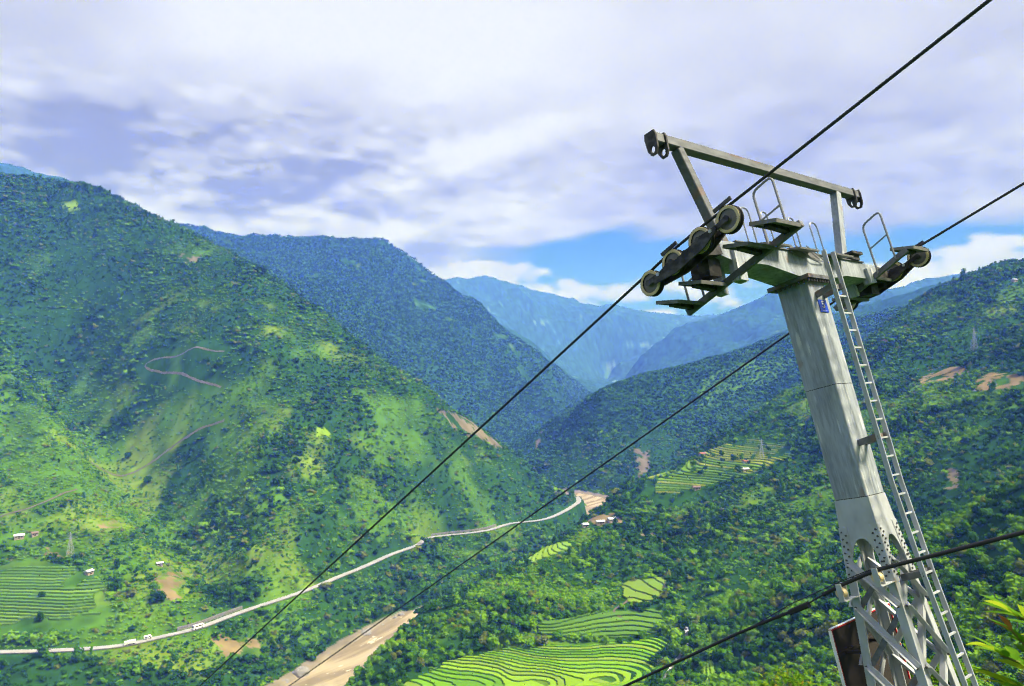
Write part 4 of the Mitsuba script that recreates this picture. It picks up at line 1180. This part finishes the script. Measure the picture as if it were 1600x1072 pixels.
scene[key + '__bundle_002'] = mikit.ply(tube(np.array(Q[2:]), 0.026, 8), 'rubber_black', smooth=40)
lput(key + '__splice_sleeve', cat(beam((-0.72, -0.96, -5.20), (-0.72, -1.33, -5.315), 0.10, 0.095, bevel=0.02), beam((-0.72, -1.30, -5.30), (-0.72, -1.62, -5.395), 0.05, 0.05, bevel=0.012)), 'rubber_black')
scene[key + '__messenger_wire'] = mikit.ply(tube(np.array([world(p) for p in ((-0.72, 0.30, -4.70), (-0.72, -0.34, -4.88), (-0.72, -1.30, -5.19), (-0.72, -2.05, -5.50), (-0.72, -2.1, -5.53))]), 0.008, 6), 'rope_steel', smooth=40)
tag(key, 'black telephone cable with a splice sleeve passing low over the tower', 'cable')

# number plate
m = trimesh.creation.box((0.262, 0.012, 0.222))
m.apply_translation((0.016, 0.2955, -0.466))
scene['plate_blue'] = {'type': 'twosided', 'bsdf': {'type': 'principled', 'roughness': 0.3, 'base_color': rgb(0.010, 0.045, 0.42), 'specular': 0.5}}
scene['plate_white'] = {'type': 'twosided', 'bsdf': {'type': 'principled', 'roughness': 0.4, 'base_color': rgb(0.80, 0.82, 0.86)}}
lput('number_plate__plate', m, 'plate_blue')
t = meshkit.text_mesh('5', 0.125, 0.004, bold=False)
t.apply_translation([-t.bounds.mean(0)[0], 0, 0])
t.vertices = np.stack([0.016 + t.vertices[:, 0], 0.3016 + t.vertices[:, 2], -0.500 + t.vertices[:, 1]], 1)
lput('number_plate__digit', t, 'plate_white')
labels['number_plate__digit'] = {'label': 'white figure 5'}
m = cat(*[trimesh.creation.box((w_, 0.003, 0.012)).apply_translation((0.016 + x_, 0.3031, -0.553)) for x_, w_ in ((-0.06, 0.03), (-0.015, 0.045), (0.045, 0.055))])
scene['plate_lavender'] = {'type': 'twosided', 'bsdf': {'type': 'principled', 'roughness': 0.4, 'base_color': rgb(0.22, 0.26, 0.62)}}
lput('number_plate__small_print', m, 'plate_lavender')
tag('number_plate', 'small blue plate with a white figure 5 on the shaft', 'sign')

# sign board on the valley side of the lattice, seen from behind
scene['board_back'] = {'type': 'twosided', 'bsdf': {'type': 'principled', 'roughness': 0.7, 'base_color': mikit.proc(lambda p, n, uv: mix((0.008, 0.006, 0.006), (0.026, 0.019, 0.017), fbm(p.x * 4, p.y * 4, p.z * 4, 4)))}}
scene['board_red'] = {'type': 'twosided', 'bsdf': {'type': 'principled', 'roughness': 0.4, 'base_color': rgb(0.42, 0.012, 0.02)}}
scene['board_white'] = {'type': 'twosided', 'bsdf': {'type': 'principled', 'roughness': 0.4, 'base_color': rgb(0.78, 0.78, 0.78)}}
bc0, bc1, bw1, bw0, bd = -0.62, 1.40, -5.625, -7.35, -0.76
lput('sign_board__panel', beam((bc0, bd, (bw0 + bw1) / 2), (bc1, bd, (bw0 + bw1) / 2), 0.012, bw1 - bw0), 'board_back')
for k, (a, b, u) in enumerate((((bc0, bd, bw1), (bc1, bd, bw1), (0, 0, 1)), ((bc0, bd, bw0), (bc1, bd, bw0), (0, 0, 1)), ((bc0, bd, bw0), (bc0, bd, bw1), (1, 0, 0)), ((bc1, bd, bw0), (bc1, bd, bw1), (1, 0, 0)))):
    lput('sign_board__frame' + (f'_{k:03d}' if k else ''), beam(a, b, 0.05, 0.018, up=u), 'board_red')
    o = {0: (0, 0, 0.018), 1: (0, 0, -0.018), 2: (-0.018, 0, 0), 3: (0.018, 0, 0)}[k]
    lput(('sign_board__frame' + (f'_{k:03d}' if k else '')) + '__white_edge', beam(np.add(a, o), np.add(b, o), 0.054, 0.009, up=u), 'board_white')
for w in (-6.0, -6.9):
    lput(numbered('sign_board__batten'), beam((bc0, bd + 0.03, w), (bc1, bd + 0.03, w), 0.04, 0.05), 'board_back')
    lput(numbered('sign_board__batten'), beam((-0.40, bd + 0.03, w), (-0.40, -spread(w), w), 0.05, 0.05, up=(0, 0, 1)), 'board_back')
    lput(numbered('sign_board__batten'), beam((0.40, bd + 0.03, w), (0.40, -spread(w), w), 0.05, 0.05, up=(0, 0, 1)), 'board_back')
tag('sign_board', 'large red and white edged sign board seen from its dark back behind the lattice', 'sign')
# ------------------------------------------------------------------ houses, pylons, vehicles, boulders, single trees
ROOFS = {'white': (0.55, 0.56, 0.60), 'tin': (0.46, 0.48, 0.52), 'rust': (0.34, 0.13, 0.06), 'brown': (0.20, 0.14, 0.10)}
for k, v in ROOFS.items():
    scene['roof_' + k] = {'type': 'principled', 'roughness': 0.5, 'base_color': mikit.proc(lambda p, n, uv, v=v: mi.Color3f(*v) * (0.8 + 0.4 * noise(p.x * 2.0, p.y * 2.0, p.z)))}
scene['house_wall'] = {'type': 'diffuse', 'reflectance': mikit.proc(lambda p, n, uv: mix((0.26, 0.21, 0.15), (0.44, 0.39, 0.32), noise(p.x, p.y, p.z * 2)))}
scene['dark_opening'] = {'type': 'diffuse', 'reflectance': rgb(0.03, 0.028, 0.026)}


def turned(m, angle, at):
    m.apply_transform(trimesh.transformations.rotation_matrix(angle, (0, 0, 1)))
    m.apply_translation(at)
    return m


for x, y, turn, L, W, roof, note in HOUSES:
    key = numbered('farmhouse')
    at = (x, y, float(height(np.array([x]), np.array([y]))[0]))
    h = 2.5
    scene[key + '__wall'] = mikit.ply(turned(trimesh.creation.box((L, W, h + 3)).apply_translation((0, 0, h / 2 - 1.5)), turn, at), 'house_wall')
    g = loft([[(s * (L / 2 + 0.5), -W / 2 - 0.6, h - 0.1), (s * (L / 2 + 0.5), -W / 2 - 0.6, h + 0.1), (s * (L / 2 + 0.5), 0, h + W * 0.30), (s * (L / 2 + 0.5), W / 2 + 0.6, h + 0.1), (s * (L / 2 + 0.5), W / 2 + 0.6, h - 0.1)] for s in (-1, 1)])
    scene[key + '__roof'] = mikit.ply(turned(g, turn, at), 'roof_' + roof)
    scene[key + '__door'] = mikit.ply(turned(trimesh.creation.box((1.0, 0.10, 2.0)).apply_translation((0, -W / 2 - 0.03, 1.0)), turn, at), 'dark_opening')
    for k, u in enumerate((-0.3, 0.3)):
        scene[key + '__window' + (f'_{k:03d}' if k else '')] = mikit.ply(turned(trimesh.creation.box((0.9, 0.10, 0.9)).apply_translation((u * L, -W / 2 - 0.03, 1.6)), turn, at), 'dark_opening')
    tag(key, note, 'house')

scene['pylon_steel'] = {'type': 'principled', 'roughness': 0.5, 'metallic': 0.2, 'base_color': rgb(0.40, 0.41, 0.42)}
for x, y, H, note in ((-359.6, 604.1, 19, 'grey lattice pylon among the bushes at the far left'), (249.5, 739.9, 20, 'grey lattice pylon on the terraced ridge left of the tower shaft'), (496.3, 792.9, 25, 'pale lattice pylon on the wooded hill at the right')):
    key = numbered('power_pylon')
    z = float(height(np.array([x]), np.array([y]))[0])

    def at(u, v, w):
        return np.array([x + u, y + v, z + w])
    half = [(0.0, 0.115 * H), (0.55 * H, 0.05 * H), (0.72 * H, 0.03 * H), (H, 0.004 * H)]
    lv = np.array([0, 0.16, 0.30, 0.42, 0.53, 0.62, 0.70, 0.78, 0.86, 0.93]) * H

    def hw(w):
        return float(np.interp(w, [a for a, _ in half], [b for _, b in half]))
    for sx in (-1, 1):
        for sy in (-1, 1):
            scene[numbered(key + '__leg')] = mikit.ply(loft([[at(sx * e + a, sy * e + b, w) for a, b in ((-.09, -.09), (.09, -.09), (.09, .09), (-.09, .09))] for w, e in half]), 'pylon_steel')
    lace = []
    for a, b in zip(lv[:-1], lv[1:]):
        for (ux, uy), (vx, vy) in (((-1, -1), (1, -1)), ((1, -1), (1, 1)), ((1, 1), (-1, 1)), ((-1, 1), (-1, -1))):
            e0, e1 = hw(a), hw(b)
            lace += [beam(at(ux * e0, uy * e0, a), at(vx * e1, vy * e1, b), 0.08, 0.08, up=(0.3, 0.4, 1)), beam(at(vx * e0, vy * e0, a), at(ux * e1, uy * e1, b), 0.08, 0.08, up=(0.3, 0.4, 1))]
    scene[key + '__lacing'] = mikit.ply(cat(*lace), 'pylon_steel')
    labels[key + '__lacing'] = {'kind': 'stuff'}
    for w, s in ((0.72, 0.16), (0.82, 0.13), (0.91, 0.10)):
        for sgn in (-1, 1):
            scene[numbered(key + '__cross_arm')] = mikit.ply(cat(beam(at(0, 0, w * H), at(sgn * s * H, 0, w * H + 0.2), 0.14, 0.14), beam(at(0, 0, w * H + 0.05 * H), at(sgn * s * H, 0, w * H + 0.2), 0.09, 0.09)), 'pylon_steel')
    tag(key, note, 'pylon')

# vehicles on the road
PAINT = {'white': (0.75, 0.76, 0.78), 'cream': (0.62, 0.55, 0.40), 'orange': (0.55, 0.20, 0.03), 'blue': (0.05, 0.12, 0.35), 'grey': (0.25, 0.26, 0.28)}
for k, v in PAINT.items():
    scene['paint_' + k] = {'type': 'principled', 'base_color': rgb(*v), 'roughness': 0.3, 'clearcoat': 0.5}
scene['window_dark'] = {'type': 'principled', 'base_color': rgb(0.02, 0.022, 0.026), 'roughness': 0.12}
scene['tyre'] = {'type': 'diffuse', 'reflectance': rgb(0.02, 0.02, 0.02)}


def vehicle(name, x, y, side, cab, load, long, high, note, category):
    i = int(np.argmin(np.hypot(road_line[:, 0] - x, road_line[:, 1] - y)))
    t = unit(road_line[i + 1] - road_line[i - 1])
    n = np.array([-t[1], t[0]])
    p = road_line[i] + n * side * 2.1
    key, ang, at = numbered(name), math.atan2(t[1] * side, t[0] * side), (p[0], p[1], ROAD_Z + 0.12)
    W = 2.3
    if load:                                     # lorry: cab and body
        prof = Polygon([(long / 2 - 2.0, 0.6), (long / 2, 0.6), (long / 2, 1.5), (long / 2 - 0.25, 2.6), (long / 2 - 2.0, 2.6)])
        body = trimesh.creation.box((long - 2.2, W, high - 1.0)).apply_translation((-1.1, 0, 1.0 + (high - 1.0) / 2))
        scene[key + '__load_body'] = mikit.ply(turned(body, ang, at), 'paint_' + load)
        scene[key + '__chassis'] = mikit.ply(turned(trimesh.creation.box((long - 0.4, W * 0.7, 0.35)).apply_translation((-0.1, 0, 0.8)), ang, at), 'tyre')
    else:
        prof = Polygon([(-long / 2, 0.5), (long / 2, 0.5), (long / 2, 1.3), (long / 2 - 0.5, high), (-long / 2 + 0.15, high), (-long / 2, high - 0.3)])
    m = trimesh.creation.extrude_polygon(prof, W, engine='earcut')
    m.vertices = np.stack([m.vertices[:, 0], W / 2 - m.vertices[:, 2], m.vertices[:, 1]], 1)
    m.fix_normals()
    scene[key + ('__cab' if load else '__body')] = mikit.ply(turned(m, ang, at), 'paint_' + cab)
    scene[key + '__windscreen'] = mikit.ply(turned(loft([[(long / 2 - 0.02, s * 0.95, 1.5), (long / 2 + 0.02, s * 0.95, 1.5), (long / 2 - 0.26, s * 0.95, 2.45 if load else high - 0.3), (long / 2 - 0.34, s * 0.95, 2.45 if load else high - 0.3)] for s in (-1, 1)]), ang, at), 'window_dark')
    if not load:
        for s in (-1, 1):
            scene[numbered(key + '__side_window')] = mikit.ply(turned(trimesh.creation.box((long * 0.72, 0.04, 0.6)).apply_translation((-0.3, s * (W / 2 + 0.01), high - 0.75)), ang, at), 'window_dark')
    for u in (-0.32, 0.32):
        for s in (-1, 1):
            w = trimesh.creation.cylinder(radius=0.48, height=0.3, sections=14)
            w.apply_transform(trimesh.transformations.rotation_matrix(math.pi / 2, (1, 0, 0)))
            scene[numbered(key + '__wheel')] = mikit.ply(turned(w.apply_translation((u * long, s * (W / 2 - 0.12), 0.48)), ang, at), 'tyre')
    tag(key, note, category)


vehicle('lorry', -258.3, 505, -1, 'white', 'white', 7.0, 2.9, 'white lorry on the road at the lower left, leftmost of the three vehicles', 'lorry')
vehicle('bus', -224, 534, -1, 'white', None, 8.0, 2.9, 'white bus on the road just before the bright straight stretch', 'bus')
vehicle('van', -246, 510, 1, 'white', None, 5.0, 2.1, 'small white van between the lorry and the bus', 'van')

# boulders along the water
scene['boulder_stone'] = {'type': 'diffuse', 'reflectance': mikit.proc(lambda p, n, uv: mix((0.14, 0.14, 0.14), (0.34, 0.33, 0.32), fbm(p.x * 0.9, p.y * 0.9, p.z * 0.9, 4)))}
for i in range(26):
    t = rng.uniform(0.05, 0.62)
    k = int(np.interp(t, [0, 1], [np.argmin(abs(river_line[:, 1] - 470)), np.argmin(abs(river_line[:, 1] - 700))]))
    d = unit(river_line[k + 1] - river_line[k - 1])
    p = river_line[k] + np.array([-d[1], d[0]]) * rng.uniform(31.0, 35.5) + d * rng.uniform(-4, 4)
    big = [(0, 6.5), (1, 4.5)][i][1] if i < 2 else rng.uniform(0.9, 2.6)
    m = ico(2, np.array([1.0, 0.8, 0.6]) * big, 0.3, 200 + i)
    key = numbered('boulder')
    scene[key] = mikit.ply(turned(m, rng.uniform(0, 6.28), (p[0], p[1], RIVER_Z + 0.15 * big)), 'boulder_stone')
    tag(key, 'grey boulder at the edge of the brown water', 'boulder', 'boulders along the river bank') if i > 1 else tag(key, ('largest grey boulder, lying half in the brown water near the bottom edge', 'second largest grey boulder at the edge of the brown water')[i], 'boulder')

# single trees that stand out
for x, y, s, tall, kind, note in ((-374, 1103, 7.0, 1.2, 0, 'big dark tree standing alone on the skyline of the left hill'), (-384, 1108, 5.0, 1.2, 0, 'smaller dark tree beside the big one on the left skyline'), (-447, 862, 5.0, 1, 0, 'round dark tree on the middle of the left hill, higher of two'),
                                  (-405, 823, 5.2, 1, 0, 'round dark tree on the middle of the left hill, lower of two'), (-264, 553, 5.4, 1, 0, 'round dark tree below the bare red field on the left'), (83, 398, 3.0, 1.5, 0, 'tall dark tree at the right end of the bright rice terraces'),
                                  (88, 374, 2.8, 1.6, 0, 'dark tree by the stream at the bottom of the rice terraces'), (99, 428, 3.4, 1.2, 0, 'dark tree at the head of the stream beside the rice terraces'), (79, 457, 3.8, 0.9, 0, 'spreading dark tree between the two upper rice fields'),
                                  (95, 717, 4.5, 1.4, 1, 'tall green tree at the end of the wooded spur above the river bend'), (-690, 1283, 4.5, 1.2, 0, 'dark tree on the upper skyline of the left hill'), (-720, 1289, 4.8, 1.1, 0, 'leftmost dark tree on the upper skyline of the left hill'),
                                  (-330, 520, 3.4, 1.2, 0, 'small dark tree in the middle of the left terraced fields'), (-345, 545, 2.6, 1.2, 0, 'smaller dark tree higher in the left terraced fields')):
    z = float(height(np.array([x]), np.array([y]))[0])
    key = numbered('standing_tree')
    scene[key] = {'type': 'instance', 'shapegroup': {'type': 'ref', 'id': f'shape_whole_{kind}'}, 'to_world': place(x, y, z + s * 0.75 * tall, s, tall)}
    tag(key, note, 'tree')
# ------------------------------------------------------------------ foliage close to the eye
def leaf_blade(L, W, curl, fold):
    """a pointed leaf along +x, its tip drooping, folded a little along the midrib"""
    n = 9
    V, F = [], []
    for i in range(n):
        t = i / (n - 1)
        w = W * (math.sin(math.pi * min(t * 0.93 + 0.07, 1.0) ** 0.85)) ** 0.9 if i < n - 1 else 0.0
        x, z = L * t, -curl * L * t * t
        V += [(x, -w, z + fold * w), (x, 0, z), (x, w, z + fold * w)]
    for i in range(n - 1):
        for k in (0, 1):
            a, b = i * 3 + k, i * 3 + 3 + k
            F += [[a, b, b + 1], [a, b + 1, a + 1]]
    return trimesh.Trimesh(np.array(V, float), np.array(F), process=False)


def thin_leaf(name, a, b, tip):
    scene[name] = {'type': 'principledthin', 'roughness': 0.45, 'diff_trans': 0.9, 'spec_trans': 0.0,
                   'base_color': mikit.proc(lambda p, n, uv: mix(mix(a, b, noise(p.x * 14, p.y * 14, p.z * 14)), tip, smoothstep(0.62, 0.8, noise(p.x * 9 + 5, p.y * 9, p.z * 9))))}


thin_leaf('close_leaf_green', (0.085, 0.230, 0.016), (0.160, 0.320, 0.025), (0.30, 0.38, 0.03))
thin_leaf('close_leaf_yellow', (0.25, 0.38, 0.020), (0.36, 0.43, 0.028), (0.46, 0.36, 0.04))
thin_leaf('close_leaf_red', (0.45, 0.16, 0.06), (0.40, 0.26, 0.05), (0.45, 0.10, 0.05))
scene['twig_bark'] = {'type': 'diffuse', 'reflectance': rgb(0.16, 0.15, 0.06)}


def aim(m, p, direction, roll):
    d = unit(direction)
    s = unit(np.cross((0, 0, 1), d) + 1e-6)
    u = np.cross(d, s)
    s, u = s * math.cos(roll) + u * math.sin(roll), u * math.cos(roll) - s * math.sin(roll)
    m.vertices = np.asarray(p, float) + m.vertices[:, :1] * d + m.vertices[:, 1:2] * s + m.vertices[:, 2:3] * u
    return m


def sprig(base, tip, leaves, size, note, red=False, yellow=0.35):
    key = numbered('leafy_branch')
    base, tip = np.array(base, float), np.array(tip, float)
    ax = tip - base
    bow = np.array([0, 0, 0.06]) * np.linalg.norm(ax)
    P = [base + ax * t + bow * math.sin(math.pi * t) for t in np.linspace(0, 1, 8)]
    scene[key + '__twig'] = mikit.ply(tube(np.array(P), 0.0045, 6), 'twig_bark', smooth=40)
    side = unit(np.cross(ax, (0, 0, 1)))
    for i in range(leaves):
        t = 0.25 + 0.75 * i / (leaves - 1)
        p = base + ax * t + bow * math.sin(math.pi * t)
        s = 1 if i % 2 else -1
        out = unit(ax) * (0.55 + 0.5 * t) + side * s * (0.9 - 0.45 * t) + np.array([0, 0, random.uniform(-0.05, 0.35)])
        if i == leaves - 1:
            out = unit(ax) + np.array([0, 0, 0.1])
        L = size * random.uniform(0.8, 1.15)
        m = aim(leaf_blade(L, L * random.uniform(0.105, 0.135), random.uniform(0.12, 0.35), random.uniform(0.25, 0.6)), p, out, random.uniform(-0.5, 0.5))
        skin = 'close_leaf_red' if red and i >= leaves - 2 else 'close_leaf_yellow' if random.random() < yellow else 'close_leaf_green'
        lk = numbered(key + '__leaf')
        scene[lk] = mikit.ply(m, skin, smooth=True)
        if skin == 'close_leaf_red':
            labels[lk] = {'label': 'young reddish leaf'}
    tag(key, note, 'branch')


def point(right, ahead, up):
    return (right, ahead, up)


sprig((2.20, 2.75, -1.48), (1.81, 2.70, -1.20), 17, 0.165, 'leafy branch with long yellow green leaves, lowest at the right corner', yellow=0.40)
sprig((2.20, 2.80, -1.36), (1.75, 2.66, -1.07), 18, 0.160, 'leafy branch reaching furthest left at the right corner', yellow=0.30)
sprig((2.15, 2.85, -1.40), (1.88, 2.80, -1.03), 9, 0.11, 'small upright branch with reddish young leaves at the right corner', True, 0.15)
sprig((2.30, 2.95, -1.22), (1.90, 2.80, -0.98), 13, 0.19, 'uppermost leafy branch at the right edge of the picture', yellow=0.40)
sprig((2.25, 2.78, -1.56), (1.92, 2.70, -1.26), 17, 0.155, 'leafy branch of broad green leaves in the bottom right corner', yellow=0.20)
sprig((2.35, 2.90, -1.42), (1.98, 2.85, -1.12), 17, 0.155, 'leafy branch between the others at the right edge of the picture', yellow=0.25)


def shrub(base, radius, n, L, note, yellow):
    """the top of a shrub: a stem, and leaf tufts set on twigs over a rounded crown"""
    key = numbered('garden_shrub')
    g = np.random.default_rng(int(abs(base[0] * 100)) + 3)
    base = np.array(base, float)
    ground = float(height(np.array([base[0]]), np.array([base[1]]))[0])
    scene[key + '__stem'] = mikit.ply(tube(np.array([(base[0], base[1], ground), (base[0] + 0.1, base[1], (ground + base[2]) / 2), tuple(base)]), 0.04, 7), 'bark', smooth=40)
    V, F, V2, F2, tw = [], [], [], [], []
    for i in range(n):
        d = g.normal(size=3)
        d[2] = abs(d[2]) * 0.9 - 0.2
        d = unit(d)
        p = base + d * radius * g.uniform(0.45, 1.0) * np.array([1, 1, 0.9])
        if i % 5 == 0:
            tw.append(tube(np.array([base + d * radius * 0.1, p]), 0.006, 4))
        for k in range(5):
            o = unit(d + g.normal(size=3) * 0.7)
            m = aim(leaf_blade(L * g.uniform(0.7, 1.2), L * 0.24, 0.25, 0.3), p, o, g.uniform(-1, 1))
            A, B = (V2, F2) if g.random() < yellow else (V, F)
            at = sum(len(v) for v in A)
            A.append(m.vertices)
            B.append(m.faces + at)
    scene[key + '__twigs'] = mikit.ply(cat(*tw), 'bark')
    scene[key + '__foliage'] = mikit.ply((np.vstack(V), np.vstack(F)), 'close_leaf_green', smooth=True)
    labels[key + '__twigs'] = {'kind': 'stuff'}
    labels[key + '__foliage'] = {'kind': 'stuff'}
    if V2:
        scene[key + '__young_foliage'] = mikit.ply((np.vstack(V2), np.vstack(F2)), 'close_leaf_yellow', smooth=True)
        labels[key + '__young_foliage'] = {'kind': 'stuff'}
    tag(key, note, 'shrub')


shrub((7.30, 19.4, -8.95), 0.95, 260, 0.12, 'yellow green shrub rising from the bottom edge left of the sign board', 0.16)
shrub((6.55, 19.6, -9.35), 0.8, 160, 0.12, 'lower green shrub beside the yellow green one at the bottom edge', 0.05)
shrub((9.6, 18.5, -7.75), 0.7, 180, 0.13, 'yellow green shrub seen through the feet of the lattice', 0.22)
shrub((10.7, 18.3, -8.05), 0.75, 160, 0.13, 'green shrub behind the ladder at the bottom edge', 0.08)
